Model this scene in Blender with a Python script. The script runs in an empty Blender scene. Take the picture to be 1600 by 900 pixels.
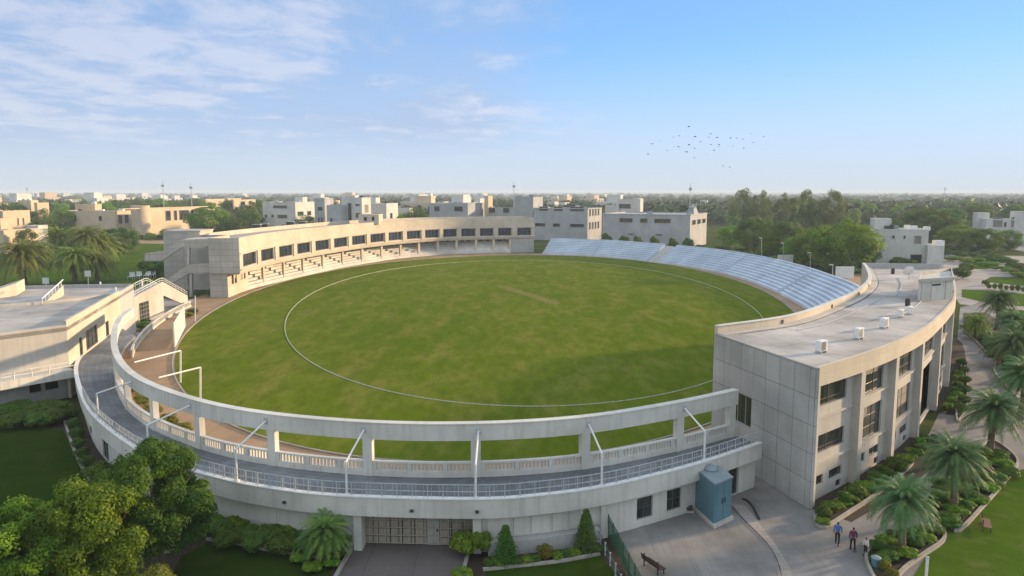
import bpy, bmesh, math, random
import numpy as np
from mathutils import Vector, Matrix

SC = bpy.context.scene
R = math.radians
# ------------------------------------------------------------------ camera
FPX = 1200.0
HC = 26.0
PITCH = math.atan(151 / FPX)
cam_d = bpy.data.cameras.new("Camera")
cam = bpy.data.objects.new("Camera", cam_d)
SC.collection.objects.link(cam)
cam.location = (0, 0, HC)
cam.rotation_euler = (math.pi / 2 - PITCH, 0, 0)
cam_d.sensor_width = 36
cam_d.lens = FPX / 1600 * 36
cam_d.clip_start = 0.5
cam_d.clip_end = 80000
SC.camera = cam
# ------------------------------------------------------------------ light
SUN_EL = R(11)
SUN_AZ = R(66)                      # clockwise from +Y
sdir = Vector((math.sin(SUN_AZ) * math.cos(SUN_EL), math.cos(SUN_AZ) * math.cos(SUN_EL), math.sin(SUN_EL)))
ld = bpy.data.lights.new("sun", 'SUN')
ld.energy = 3.3
ld.color = (1.0, 0.71, 0.41)
ld.angle = R(3.0)
sun = bpy.data.objects.new("sun", ld)
SC.collection.objects.link(sun)
sun.location = (80, 40, 60)
sun.rotation_euler = sdir.to_track_quat('Z', 'Y').to_euler()
w = bpy.data.worlds.new("World")
SC.world = w
w.use_nodes = True
nt = w.node_tree
nt.nodes.clear()
def wn(t, **k):
    n = nt.nodes.new(t)
    for a, b in k.items():
        setattr(n, a, b)
    return n
def wm(op, a, b=None, c=None, clamp=False):
    n = wn('ShaderNodeMath', operation=op, use_clamp=clamp)
    for i, x in enumerate((a, b, c)):
        if x is None: continue
        if isinstance(x, (int, float)): n.inputs[i].default_value = x
        else: nt.links.new(x, n.inputs[i])
    return n.outputs[0]
def wramp(x, a, b, to0=0, to1=1):
    n = wn('ShaderNodeMapRange', interpolation_type='SMOOTHSTEP')
    nt.links.new(x, n.inputs[0])
    for i, q in enumerate((a, b, to0, to1)): n.inputs[i + 1].default_value = q
    return n.outputs[0]
tc = wn('ShaderNodeTexCoord')
sep = wn('ShaderNodeSeparateXYZ'); nt.links.new(tc.outputs['Generated'], sep.inputs[0])
dx, dy, dz = sep.outputs
# the sky colour at a steeper angle than geometric: clear blue starts low over the horizon on this morning
zz = wm('ADD', wm('MULTIPLY', wm('MAXIMUM', dz, 0.0), 2.2), 0.30)
cmb = wn('ShaderNodeCombineXYZ')
nt.links.new(wm('ADD', wm('MULTIPLY', dx, 0.45), 0.26), cmb.inputs[0]); nt.links.new(dy, cmb.inputs[1]); nt.links.new(zz, cmb.inputs[2])
nrm = wn('ShaderNodeVectorMath', operation='NORMALIZE'); nt.links.new(cmb.outputs[0], nrm.inputs[0])
sky = wn('ShaderNodeTexSky', sky_type='NISHITA', sun_disc=False, sun_elevation=SUN_EL + R(12), sun_rotation=SUN_AZ)
sky.altitude = 100; sky.air_density = 1.0; sky.dust_density = 0.4; sky.ozone_density = 1.3
nt.links.new(nrm.outputs[0], sky.inputs[0])
tint = wn('ShaderNodeMix', data_type='RGBA', blend_type='MULTIPLY'); tint.inputs[0].default_value = 1
nt.links.new(sky.outputs[0], tint.inputs[6]); tint.inputs[7].default_value = (0.78, 1.03, 1.13, 1)
# clouds: a sheet seen in perspective
den = wm('ADD', wm('MAXIMUM', dz, 0.0), 0.09)
px_ = wm('DIVIDE', dx, den); py_ = wm('DIVIDE', dy, den)
cv = wn('ShaderNodeCombineXYZ'); nt.links.new(px_, cv.inputs[0]); nt.links.new(py_, cv.inputs[1])
def wnoise(vec, sc, det, rough, off, dist=0.0):
    mp = wn('ShaderNodeMapping'); mp.inputs['Location'].default_value = off
    mp.inputs['Rotation'].default_value = (0, 0, R(-28)); mp.inputs['Scale'].default_value = (1.0, 0.8, 1)
    nt.links.new(vec, mp.inputs[0])
    n = wn('ShaderNodeTexNoise'); n.inputs['Scale'].default_value = sc; n.inputs['Detail'].default_value = det
    n.inputs['Roughness'].default_value = rough; n.inputs['Distortion'].default_value = dist
    nt.links.new(mp.outputs[0], n.inputs[0])
    return n.outputs[0]
n1 = wnoise(cv.outputs[0], 0.60, 7, 0.56, (3.1, 1.7, 0.4), 0.25)
n2 = wnoise(cv.outputs[0], 3.0, 8, 0.60, (7.7, 2.2, 1.4), 0.3)
n0 = wnoise(cv.outputs[0], 0.30, 3, 0.5, (5.3, 2.1, 2.9), 0.2)
dens = wm('ADD', wm('ADD', wm('MULTIPLY', n0, 0.42), wm('MULTIPLY', n1, 0.38)), wm('MULTIPLY', n2, 0.20))
az = wm('DIVIDE', dx, wm('MAXIMUM', dy, 0.05))          # -0.66..0.66 over the view
edge = wramp(wm('ADD', az, wm('MULTIPLY', dz, -0.35)), -0.12, 0.04, 0.0, 1.0)   # clouds thin out to the right
thr = wm('ADD', 0.305, wm('MULTIPLY', edge, 0.14))
lowcut = wramp(dz, 0.03, 0.085)
cd = wm('DIVIDE', wm('SUBTRACT', dens, thr), 0.20, None, True)
cd = wm('MULTIPLY', cd, lowcut)
cd = wm('MULTIPLY', cd, wramp(az, 0.05, 0.2, 1.0, 0.0))
core = wm('MULTIPLY', cd, 0.70)
# pale morning haze low over the horizon
hmix = wn('ShaderNodeMix', data_type='RGBA')
nt.links.new(wramp(dz, -0.02, 0.20, 0.97, 0.0), hmix.inputs[0]); nt.links.new(tint.outputs[2], hmix.inputs[6])
hmix.inputs[7].default_value = (2.75, 2.95, 3.15, 1)
ccol = wn('ShaderNodeMix', data_type='RGBA')
nt.links.new(wramp(wm('ADD', wm('MULTIPLY', n1, 0.5), wm('MULTIPLY', n2, 0.5)), 0.46, 0.60), ccol.inputs[0])
ccol.inputs[6].default_value = (1.9, 2.35, 3.2, 1); ccol.inputs[7].default_value = (3.0, 3.1, 3.55, 1)
mixc = wn('ShaderNodeMix', data_type='RGBA')
nt.links.new(core, mixc.inputs[0]); nt.links.new(hmix.outputs[2], mixc.inputs[6]); nt.links.new(ccol.outputs[2], mixc.inputs[7])
# unseen bright cloud sheet, added overhead and behind the view to lift ambient light
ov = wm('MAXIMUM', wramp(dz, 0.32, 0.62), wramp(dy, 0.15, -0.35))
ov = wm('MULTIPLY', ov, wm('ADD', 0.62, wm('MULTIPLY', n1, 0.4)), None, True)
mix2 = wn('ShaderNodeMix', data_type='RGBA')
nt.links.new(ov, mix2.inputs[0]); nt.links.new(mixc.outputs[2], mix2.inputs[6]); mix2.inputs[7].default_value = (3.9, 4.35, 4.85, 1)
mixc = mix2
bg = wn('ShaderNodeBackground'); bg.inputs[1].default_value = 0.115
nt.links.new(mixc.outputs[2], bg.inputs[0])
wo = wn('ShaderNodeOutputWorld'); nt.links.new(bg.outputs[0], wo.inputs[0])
SC.view_settings.view_transform = 'Standard'
SC.view_settings.look = 'None'
SC.view_settings.exposure = 1.1
SC.view_settings.gamma = 1
SC.cycles.max_bounces = 5
SC.cycles.diffuse_bounces = 3
SC.cycles.transparent_max_bounces = 6
SC.cycles.volume_bounces = 1
SC.cycles.use_denoising = True

# ------------------------------------------------------------------ helpers
COL = SC.collection
cp, sp_ = math.cos(PITCH), math.sin(PITCH)
def ray(u, v):
    a = (u - 800) / FPX; b = (450 - v) / FPX
    return Vector((a, cp + b * sp_, -sp_ + b * cp))
def P(u, v, z=0.0):
    d = ray(u, v); t = (z - HC) / d.z
    return Vector((d.x * t, d.y * t, z))
def PY(u, v, Y):
    d = ray(u, v); t = Y / d.y
    return Vector((d.x * t, Y, HC + d.z * t))
def XU(u, Y, z=4.0):
    return (u - 800) / FPX * (Y * cp + (HC - z) * sp_)
def V2(p): return Vector((p[0], p[1]))

def tagp(o, label=None, cat=None, group=None, kind=None):
    if label: o['label'] = label
    if cat: o['category'] = cat
    if group: o['group'] = group
    if kind: o['kind'] = kind
    return o
ORG = {}
def thing(name, label, cat, loc=(0, 0, 0), group=None, rz=0.0):
    o = bpy.data.objects.new(name, None)
    o.empty_display_size = 0.3
    COL.objects.link(o)
    o.location = loc
    o.rotation_euler = (0, 0, rz)
    ORG[o.name] = Vector(loc)
    tagp(o, label, cat, group)
    return o
def kids(o): return [c for c in bpy.data.objects if c.parent == o]
def copy_tree(o, loc, rz=0.0, sc=1.0, label=None, group=None, _ch=None):
    c = o.copy(); COL.objects.link(c)
    c.location = loc; c.rotation_euler = (0, 0, rz)
    c.scale = (sc, sc, sc) if not isinstance(sc, tuple) else sc
    if label: c['label'] = label
    if group: c['group'] = group
    def rec(src, dst):
        for k in src.children:
            n = k.copy(); COL.objects.link(n); n.parent = dst
            rec(k, n)
    rec(o, c)
    return c

class MB:
    def __init__(s): s.v = []; s.f = []; s.uv = {}; s.mi = {}
    def add(s, vs, fs, uvs=None, m=0):
        b = len(s.v); s.v += [tuple(p) for p in vs]
        for i, f in enumerate(fs):
            k = len(s.f); s.f.append([b + j for j in f])
            if uvs: s.uv[k] = uvs[i]
            if m: s.mi[k] = m
        return s
    def quad(s, a, b, c, d, m=0): return s.add([a, b, c, d], [[0, 1, 2, 3]], None, m)
    def box(s, x0, x1, y0, y1, z0, z1, m=0):
        return s.prism([(x0, y0), (x1, y0), (x1, y1), (x0, y1)], z0, z1, m)
    def prism(s, poly, z0, z1, m=0):
        n = len(poly)
        zl = z0 if isinstance(z0, (list, tuple)) else [z0] * n
        zh = z1 if isinstance(z1, (list, tuple)) else [z1] * n
        vs = [(p[0], p[1], zl[i]) for i, p in enumerate(poly)] + [(p[0], p[1], zh[i]) for i, p in enumerate(poly)]
        fs = [list(range(n))[::-1], list(range(n, 2 * n))] + [[i, (i + 1) % n, n + (i + 1) % n, n + i] for i in range(n)]
        return s.add(vs, fs, None, m)
    def seg(s, a, b, t, z0, z1, off=0.0, m=0):
        """wall from a to b, thickness t to the left of a->b starting at off"""
        a, b = V2(a), V2(b); d = (b - a).normalized(); n = Vector((-d.y, d.x))
        return s.prism([a + n * off, b + n * off, b + n * (off + t), a + n * (off + t)], z0, z1, m)
    def extr(s, pts, vec, m=0):
        """planar 3d outline extruded along vec"""
        n = len(pts); vec = Vector(vec)
        vs = [tuple(p) for p in pts] + [tuple(Vector(p) + vec) for p in pts]
        fs = [list(range(n)), list(range(n, 2 * n))[::-1]] + [[i, n + i, n + (i + 1) % n, (i + 1) % n] for i in range(n)]
        return s.add(vs, fs, None, m)
    def sweep(s, path, prof, closed=False, cap=True, m=0, zf=None, openprof=False):
        """path: list of 2d points; prof: list of (offset to the left, z)"""
        pts = [V2(p) for p in path]; n = len(pts); k = len(prof)
        nr = []
        for i in range(n):
            a = pts[(i - 1) % n] if (closed or i > 0) else pts[i]
            b = pts[(i + 1) % n] if (closed or i < n - 1) else pts[i]
            d = (b - a).normalized(); nr.append(Vector((-d.y, d.x)))
        L = [0.0]
        for i in range(1, n + 1): L.append(L[-1] + (pts[i % n] - pts[i - 1]).length)
        plen = [0.0]
        for j in range(1, k + 1):
            a, b = prof[(j - 1) % k], prof[j % k]
            plen.append(plen[-1] + math.hypot(a[0] - b[0], a[1] - b[1]))
        vs = []
        for i in range(n):
            dzv = zf(i / (n - 1)) if zf else 0.0
            for o, z in prof:
                q = pts[i] + nr[i] * o
                vs.append((q.x, q.y, z + dzv))
        fs = []; uv = []
        for i in range(n if closed else n - 1):
            i2 = (i + 1) % n
            for j in range(k - 1 if openprof else k):
                j2 = (j + 1) % k
                fs.append([i * k + j, i2 * k + j, i2 * k + j2, i * k + j2])
                va, vb = (prof[j][1], prof[j2][1]) if abs(prof[j][1] - prof[j2][1]) > 1e-4 else (prof[j][0], prof[j2][0])
                uv.append([(L[i], va), (L[i + 1], va), (L[i + 1], vb), (L[i], vb)])
        if cap and not closed and not openprof:
            fs.append([j for j in range(k)]); uv.append([(o, z) for o, z in prof])
            fs.append([(n - 1) * k + j for j in range(k)][::-1]); uv.append([(o, z) for o, z in prof][::-1])
        return s.add(vs, fs, uv, m)
    def tube(s, a, b, r0, r1=None, n=8, m=0):
        a, b = Vector(a), Vector(b); r1 = r0 if r1 is None else r1
        d = (b - a).normalized(); x = d.orthogonal().normalized(); y = d.cross(x)
        vs = []
        for c, r in ((a, r0), (b, r1)):
            for i in range(n):
                t = 2 * math.pi * i / n; vs.append(c + (x * math.cos(t) + y * math.sin(t)) * r)
        fs = [[i, (i + 1) % n, n + (i + 1) % n, n + i] for i in range(n)] + [list(range(n))[::-1], list(range(n, 2 * n))]
        return s.add(vs, fs, None, m)
    def tubes(s, pts, r, n=6, m=0):
        pts = [Vector(p) for p in pts]; k = len(pts)
        rs = r if isinstance(r, (list, tuple)) else [r] * k
        vs = []; x = None
        for i, p in enumerate(pts):
            d = (pts[min(i + 1, k - 1)] - pts[max(i - 1, 0)]).normalized()
            x = d.orthogonal().normalized() if x is None else (x - d * x.dot(d)).normalized()
            y = d.cross(x)
            for j in range(n):
                t = 2 * math.pi * j / n; vs.append(p + (x * math.cos(t) + y * math.sin(t)) * rs[i])
        fs = [[i * n + j, i * n + (j + 1) % n, (i + 1) * n + (j + 1) % n, (i + 1) * n + j] for i in range(k - 1) for j in range(n)]
        fs += [list(range(n))[::-1], [(k - 1) * n + j for j in range(n)]]
        return s.add(vs, fs, None, m)
    def lathe(s, c, prof, n=16, m=0):
        c = Vector(c); k = len(prof)
        vs = [(c.x + r * math.cos(2 * math.pi * i / n), c.y + r * math.sin(2 * math.pi * i / n), c.z + z) for i in range(n) for r, z in prof]
        fs = [[i * k + j, ((i + 1) % n) * k + j, ((i + 1) % n) * k + j + 1, i * k + j + 1] for i in range(n) for j in range(k - 1)]
        fs += [[i * k for i in range(n)][::-1], [i * k + k - 1 for i in range(n)]]
        return s.add(vs, fs, None, m)
    def build(s, name, mats, parent=None, smooth=0, bevel=0.0):
        if not s.f: return None
        if not isinstance(mats, (list, tuple)): mats = [mats]
        off = Vector((0, 0, 0)); q = parent
        while q is not None:
            off += Vector(q.location); q = q.parent
        me = bpy.data.meshes.new(name)
        me.from_pydata([(x - off.x, y - off.y, z - off.z) for x, y, z in s.v], [], s.f)
        for mt in mats: me.materials.append(mt)
        for k, mm in s.mi.items(): me.polygons[k].material_index = mm
        lay = me.uv_layers.new(name='UVMap').data
        for pi, pl in enumerate(me.polygons):
            u = s.uv.get(pi)
            if u is not None:
                for li, c in zip(pl.loop_indices, u): lay[li].uv = c
            else:
                nn = pl.normal
                for li in pl.loop_indices:
                    x, y, z = s.v[me.loops[li].vertex_index]
                    if abs(nn.z) > 0.7: lay[li].uv = (x, y)
                    else:
                        l = math.hypot(nn.x, nn.y); lay[li].uv = ((-nn.y * x + nn.x * y) / l, z)
        bm = bmesh.new(); bm.from_mesh(me)
        bmesh.ops.recalc_face_normals(bm, faces=bm.faces)
        bm.to_mesh(me); bm.free()
        if smooth:
            me.shade_smooth(); me.set_sharp_from_angle(angle=R(smooth))
        o = bpy.data.objects.new(name, me)
        COL.objects.link(o)
        if parent is not None: o.parent = parent
        if bevel:
            b = o.modifiers.new('bevel', 'BEVEL'); b.width = bevel; b.segments = 1; b.limit_method = 'ANGLE'
        return o
def struct(mb, name, mat, **k):
    o = mb.build(name, mat, **k); o['kind'] = 'structure'; return o
def single(mb, name, mat, label, cat, group=None, loc=None, **k):
    o = mb.build(name, mat, **k); tagp(o, label, cat, group); return o
def crv(pts, step=2.0, closed=False):
    """Catmull-Rom through 2d points, evenly resampled"""
    p = [V2(q) for q in pts]; n = len(p); out = []
    rng = range(n) if closed else range(n - 1)
    for i in rng:
        if closed: a, b, c, d = p[(i - 1) % n], p[i], p[(i + 1) % n], p[(i + 2) % n]
        else:
            b, c = p[i], p[i + 1]
            a = p[i - 1] if i > 0 else b * 2 - c
            d = p[i + 2] if i + 2 < n else c * 2 - b
        for k in range(12):
            t = k / 12; t2 = t * t; t3 = t2 * t
            out.append(0.5 * ((2 * b) + (c - a) * t + (2 * a - 5 * b + 4 * c - d) * t2 + (3 * b - a - 3 * c + d) * t3))
    if not closed: out.append(p[-1])
    L = [0.0]
    m = len(out)
    for i in range(1, m + (1 if closed else 0)): L.append(L[-1] + (out[i % m] - out[i - 1]).length)
    N = max(2, int(L[-1] / step)); res = []; j = 0
    for k in range(N if closed else N + 1):
        s = L[-1] * k / N
        while j < len(L) - 2 and L[j + 1] < s: j += 1
        t = (s - L[j]) / max(1e-9, L[j + 1] - L[j])
        res.append(out[j % m].lerp(out[(j + 1) % m], min(1, max(0, t))))
    return res
def offs(path, o, closed=False):
    n = len(path); res = []
    for i in range(n):
        a = path[(i - 1) % n] if (closed or i > 0) else path[i]
        b = path[(i + 1) % n] if (closed or i < n - 1) else path[i]
        d = (b - a).normalized(); res.append(path[i] + Vector((-d.y, d.x)) * o)
    return res
def arclen(path):
    L = [0.0]
    for i in range(1, len(path)): L.append(L[-1] + (path[i] - path[i - 1]).length)
    return L
def at_s(path, s, L=None):
    L = L or arclen(path)
    s = max(0, min(L[-1], s))
    for i in range(1, len(L)):
        if L[i] >= s:
            t = (s - L[i - 1]) / max(1e-9, L[i] - L[i - 1])
            d = (path[i] - path[i - 1]).normalized()
            return path[i - 1].lerp(path[i], t), d, Vector((-d.y, d.x))
def sub(path, s0, s1, step=1.5):
    L = arclen(path); n = max(1, int((s1 - s0) / step))
    return [at_s(path, s0 + (s1 - s0) * k / n, L)[0] for k in range(n + 1)]

# ------------------------------------------------------------------ materials
def newmat(name):
    m = bpy.data.materials.new(name); m.use_nodes = True
    return m, m.node_tree, m.node_tree.nodes['Principled BSDF']
def nd(t, typ, **k):
    n = t.nodes.new(typ)
    for a, b in k.items(): setattr(n, a, b)
    return n
def noise(t, vec, sc, det=5, rough=0.55, dist=0.0):
    n = nd(t, 'ShaderNodeTexNoise'); n.inputs['Scale'].default_value = sc; n.inputs['Detail'].default_value = det
    n.inputs['Roughness'].default_value = rough; n.inputs['Distortion'].default_value = dist
    t.links.new(vec, n.inputs[0]); return n.outputs[0]
def mapr(t, x, a, b, c=0.0, d=1.0):
    n = nd(t, 'ShaderNodeMapRange'); t.links.new(x, n.inputs[0])
    for i, q in enumerate((a, b, c, d)): n.inputs[i + 1].default_value = q
    return n.outputs[0]
def mixc_(t, f, a, b, mode='MIX'):
    n = nd(t, 'ShaderNodeMix', data_type='RGBA', blend_type=mode)
    for i, x in ((0, f), (6, a), (7, b)):
        if isinstance(x, (int, float)): n.inputs[i].default_value = x
        elif isinstance(x, tuple): n.inputs[i].default_value = x if len(x) == 4 else (*x, 1)
        else: t.links.new(x, n.inputs[i])
    return n.outputs[2]
def scalev(t, vec, s, rot=0.0):
    n = nd(t, 'ShaderNodeMapping'); n.inputs['Scale'].default_value = s; n.inputs['Rotation'].default_value = (0, 0, rot)
    t.links.new(vec, n.inputs[0]); return n.outputs[0]
def bump(t, b, h, strength, dist=0.02):
    n = nd(t, 'ShaderNodeBump'); n.inputs['Strength'].default_value = strength; n.inputs['Distance'].default_value = dist
    t.links.new(h, n.inputs['Height']); t.links.new(n.outputs[0], b.inputs['Normal'])
def rgb(c, k): return tuple(max(0, x * k) for x in c)
def concrete(name, col, joint=None, stain=0.35, rough=0.85, jc=0.55, jw=0.02, streak=0.4, off=0.5):
    m, t, b = newmat(name)
    pos = nd(t, 'ShaderNodeNewGeometry').outputs['Position']
    uv = nd(t, 'ShaderNodeTexCoord').outputs['UV']
    big = noise(t, scalev(t, pos, (1, 1, 1)), 0.16, 6, 0.6)
    mid = noise(t, pos, 1.3, 6, 0.65)
    fine = noise(t, pos, 14, 3, 0.6)
    st = noise(t, scalev(t, uv, (2.0, 0.10, 1)), 1.0, 7, 0.68)
    c = mixc_(t, mapr(t, big, 0.38, 0.66), rgb(col, 1 - stain * 0.42), rgb(col, 1.08))
    c = mixc_(t, mapr(t, mid, 0.3, 0.75, 0, 1), c, mixc_(t, 1.0, c, (1.0, 0.97, 0.93), 'MULTIPLY'))
    c = mixc_(t, mapr(t, st, 0.50, 0.70, 0, streak), c, rgb(col, 0.62))
    c = mixc_(t, mapr(t, mid, 0.56, 0.74, 0, stain * 0.7), c, rgb(col, 0.66))
    c = mixc_(t, mapr(t, fine, 0.35, 0.7, 0, 0.16), c, rgb(col, 0.75))
    h = fine
    if joint:
        br = nd(t, 'ShaderNodeTexBrick'); br.offset = off
        br.inputs['Scale'].default_value = 1; br.inputs['Mortar Size'].default_value = jw
        br.inputs['Brick Width'].default_value = joint[0]; br.inputs['Row Height'].default_value = joint[1]
        br.inputs['Mortar Smooth'].default_value = 0.3
        br.inputs['Color1'].default_value = (1, 1, 1, 1); br.inputs['Color2'].default_value = (0.9, 0.9, 0.89, 1)
        br.inputs['Mortar'].default_value = (jc, jc, jc, 1)
        t.links.new(uv, br.inputs[0])
        c = mixc_(t, 1.0, c, br.outputs[0], 'MULTIPLY')
    t.links.new(c, b.inputs['Base Color'])
    b.inputs['Roughness'].default_value = rough
    b.inputs['Specular IOR Level'].default_value = 0.25
    bump(t, b, mid, 0.35, 0.03)
    return m
def plain(name, col, rough=0.6, metal=0.0, var=0.12, scale=3.0, spec=0.4):
    m, t, b = newmat(name)
    pos = nd(t, 'ShaderNodeTexCoord').outputs['Object']
    n = noise(t, pos, scale, 5, 0.6)
    t.links.new(mixc_(t, mapr(t, n, 0.35, 0.68), rgb(col, 1 - var), rgb(col, 1 + var * 0.5)), b.inputs['Base Color'])
    b.inputs['Roughness'].default_value = rough; b.inputs['Metallic'].default_value = metal
    b.inputs['Specular IOR Level'].default_value = spec
    return m
def grass(name, ca, cb, cc, big=0.03, streak=(1, 1, 1), rot=0.0, dry=(0.52, 0.66), fine=0.35, edge=None):
    m, t, b = newmat(name)
    pos = nd(t, 'ShaderNodeNewGeometry').outputs['Position']
    v = scalev(t, pos, streak, rot)
    a = noise(t, v, big, 6, 0.6, 0.4)
    a2 = noise(t, v, big * 6, 5, 0.65)
    f = noise(t, v, 0.55, 8, 0.78)
    f2 = noise(t, pos, 18, 3, 0.7)
    c = mixc_(t, mapr(t, a, 0.36, 0.62), ca, cb)
    c = mixc_(t, mapr(t, a2, dry[0], dry[1], 0, 0.65), c, cc)
    c = mixc_(t, mapr(t, f, 0.42, 0.66, 0, fine), c, rgb(ca, 0.6))
    c = mixc_(t, mapr(t, f, 0.58, 0.40, 0, fine * .0), c, cc)
    c = mixc_(t, mapr(t, f2, 0.4, 0.7, 0, fine * 0.8), c, rgb(cb, 1.35))
    t.links.new(c, b.inputs['Base Color'])
    b.inputs['Roughness'].default_value = 1.0; b.inputs['Specular IOR Level'].default_value = 0.0
    bump(t, b, f2, 0.6, 0.04)
    return m
def foliage(name, ca, cb, tr=0.32, cn=0.6, hue=0.08):
    m, t, b = newmat(name)
    tcn = nd(t, 'ShaderNodeTexCoord').outputs['Object']
    oi = nd(t, 'ShaderNodeObjectInfo').outputs['Random']
    n = noise(t, tcn, cn, 3, 0.6); n2 = noise(t, tcn, cn * 9, 2, 0.6)
    c = mixc_(t, mapr(t, n, 0.36, 0.64), ca, cb)
    c = mixc_(t, mapr(t, n2, 0.35, 0.7, 0, 0.45), c, rgb(ca, 0.6))
    hs = nd(t, 'ShaderNodeHueSaturation'); t.links.new(c, hs.inputs['Color'])
    t.links.new(mapr(t, oi, 0, 1, 0.5 - hue * 0.3, 0.5 + hue * 0.3), hs.inputs['Hue'])
    t.links.new(mapr(t, oi, 0, 1, 1 - hue * 2, 1 + hue * 3), hs.inputs['Value'])
    t.links.new(hs.outputs[0], b.inputs['Base Color'])
    b.inputs['Roughness'].default_value = 0.6; b.inputs['Specular IOR Level'].default_value = 0.2
    if tr:
        tl = nd(t, 'ShaderNodeBsdfTranslucent'); t.links.new(mixc_(t, 1.0, hs.outputs[0], (1.5, 1.5, 0.7), 'MULTIPLY'), tl.inputs[0])
        mx = nd(t, 'ShaderNodeMixShader'); mx.inputs[0].default_value = tr
        t.links.new(b.outputs[0], mx.inputs[1]); t.links.new(tl.outputs[0], mx.inputs[2])
        t.links.new(mx.outputs[0], t.nodes['Material Output'].inputs[0])
    return m
def glassy(name, col, rough=0.12):
    m, t, b = newmat(name)
    tcn = nd(t, 'ShaderNodeNewGeometry').outputs['Position']
    n = noise(t, scalev(t, tcn, (1, 1, 0.25)), 0.9, 2, 0.5)
    t.links.new(mixc_(t, mapr(t, n, 0.4, 0.62), rgb(col, 0.55), rgb(col, 1.7)), b.inputs['Base Color'])
    b.inputs['Roughness'].default_value = rough; b.inputs['Specular IOR Level'].default_value = 0.6
    bump(t, b, noise(t, tcn, 0.5, 1, 0.5), 0.06, 0.1)
    return m
M = {}
M['conc_warm'] = concrete('warm_concrete', (0.60, 0.53, 0.43), (2.4, 1.25), 0.25, jc=0.8, jw=0.02, off=0)
M['conc_soft'] = concrete('soft_concrete', (0.52, 0.49, 0.44), None, 0.5, streak=0.55)
M['conc_panel'] = concrete('panel_concrete', (0.47, 0.46, 0.43), (2.05, 2.35), 0.6, jc=0.42, jw=0.03, off=0, streak=0.4)
M['conc_tower'] = concrete('tower_concrete', (0.50, 0.46, 0.41), (3.0, 1.5), 0.35, jc=0.6, jw=0.05, off=0)
M['conc_white'] = concrete('painted_concrete', (0.64, 0.625, 0.57), None, 0.5, streak=0.75)
M['conc_grey'] = concrete('grey_concrete', (0.44, 0.44, 0.42), None, 0.4, streak=0.45)
M['roof'] = concrete('roof_screed', (0.52, 0.485, 0.45), (5.0, 2.6), 1.0, jc=0.8, jw=0.03, streak=0.7)
M['roof_dark'] = concrete('old_roof', (0.40, 0.36, 0.32), None, 0.5)
M['seat'] = concrete('painted_terrace', (0.62, 0.685, 0.765), None, 0.4, streak=0.4)
M['seat_edge'] = concrete('terrace_riser', (0.45, 0.54, 0.66), None, 0.2)
M['path'] = concrete('running_path', (0.36, 0.24, 0.14), None, 0.45, streak=0.5)
M['deckfloor'] = concrete('deck_floor', (0.23, 0.245, 0.26), (1.5, 0.8), 1.3, jc=1.22, jw=0.05, streak=0.9)
M['drive'] = concrete('driveway', (0.15, 0.13, 0.125), (3.4, 3.4), 0.4, jc=0.72, jw=0.04, off=0, streak=0.5)
M['plaza'] = concrete('plaza_paving', (0.275, 0.26, 0.245), (2.6, 2.6), 0.9, jc=0.85, jw=0.03, off=0, streak=0.7)
M['paving'] = concrete('garden_paving', (0.38, 0.34, 0.31), (1.2, 0.6), 0.6, jc=0.7, jw=0.04, streak=0.4)
M['kerb'] = concrete('kerb_stone', (0.42, 0.39, 0.34), (1.0, 0.5), 0.6, jc=0.6, jw=0.03)
M['soil'] = concrete('garden_soil', (0.05, 0.036, 0.024), None, 0.7)
M['asphalt'] = concrete('asphalt', (0.20, 0.20, 0.21), None, 0.3)
M['rope'] = plain('rope', (0.38, 0.39, 0.30), 0.8, 0, 0.3)
M['white_metal'] = plain('white_paint', (0.74, 0.73, 0.70), 0.4, 0, 0.1)
M['rail'] = plain('rail_paint', (0.42, 0.45, 0.46), 0.45, 0, 0.2)
M['rail_blue'] = plain('blue_rail_paint', (0.22, 0.33, 0.45), 0.45, 0, 0.25)
M['dark_metal'] = plain('dark_metal', (0.05, 0.05, 0.05), 0.5, 0.2)
M['frame'] = plain('window_frame', (0.10, 0.095, 0.085), 0.5, 0.1)
M['frame_pale'] = plain('pale_window_frame', (0.36, 0.34, 0.30), 0.5, 0.0)
M['glass'] = glassy('dark_glass', (0.03, 0.034, 0.034))
M['glass_blue'] = glassy('blue_glass', (0.016, 0.024, 0.04))
M['void'] = plain('dark_interior', (0.03, 0.028, 0.026), 0.9)
M['blind'] = plain('window_blind', (0.22, 0.20, 0.17), 0.8)
M['dark_wood'] = plain('dark_wood', (0.05, 0.03, 0.022), 0.7)
M['wood'] = plain('old_wood', (0.22, 0.12, 0.08), 0.7)
M['cabin'] = concrete('blue_cabin_paint', (0.12, 0.24, 0.295), (2.2, 3.4), 0.5, rough=0.5, jc=0.7, jw=0.02, streak=0.6)
M['cabin_roof'] = concrete('cabin_roof_paint', (0.24, 0.30, 0.33), None, 0.5, rough=0.6)
M['grate'] = concrete('gate_boards', (0.42, 0.36, 0.28), (0.95, 0.62), 0.8, jc=0.4, jw=0.06, off=0)
M['field'] = grass('field_grass', (0.072, 0.112, 0.006), (0.118, 0.152, 0.012), (0.22, 0.185, 0.05), 0.035, (1.0, 0.35, 1), R(12), (0.45, 0.64), 0.7)
M['lawn'] = grass('lawn_grass', (0.05, 0.095, 0.010), (0.08, 0.13, 0.014), (0.14, 0.14, 0.05), 0.05)
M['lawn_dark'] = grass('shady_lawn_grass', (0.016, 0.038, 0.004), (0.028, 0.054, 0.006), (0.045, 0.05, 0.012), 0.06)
M['ground'] = grass('dry_ground', (0.075, 0.085, 0.03), (0.06, 0.085, 0.022), (0.17, 0.14, 0.08), 0.012, dry=(0.52, 0.66))
M['leaf_mid'] = foliage('leaves_mid', (0.07, 0.17, 0.014), (0.26, 0.36, 0.03), cn=3.5)
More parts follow.
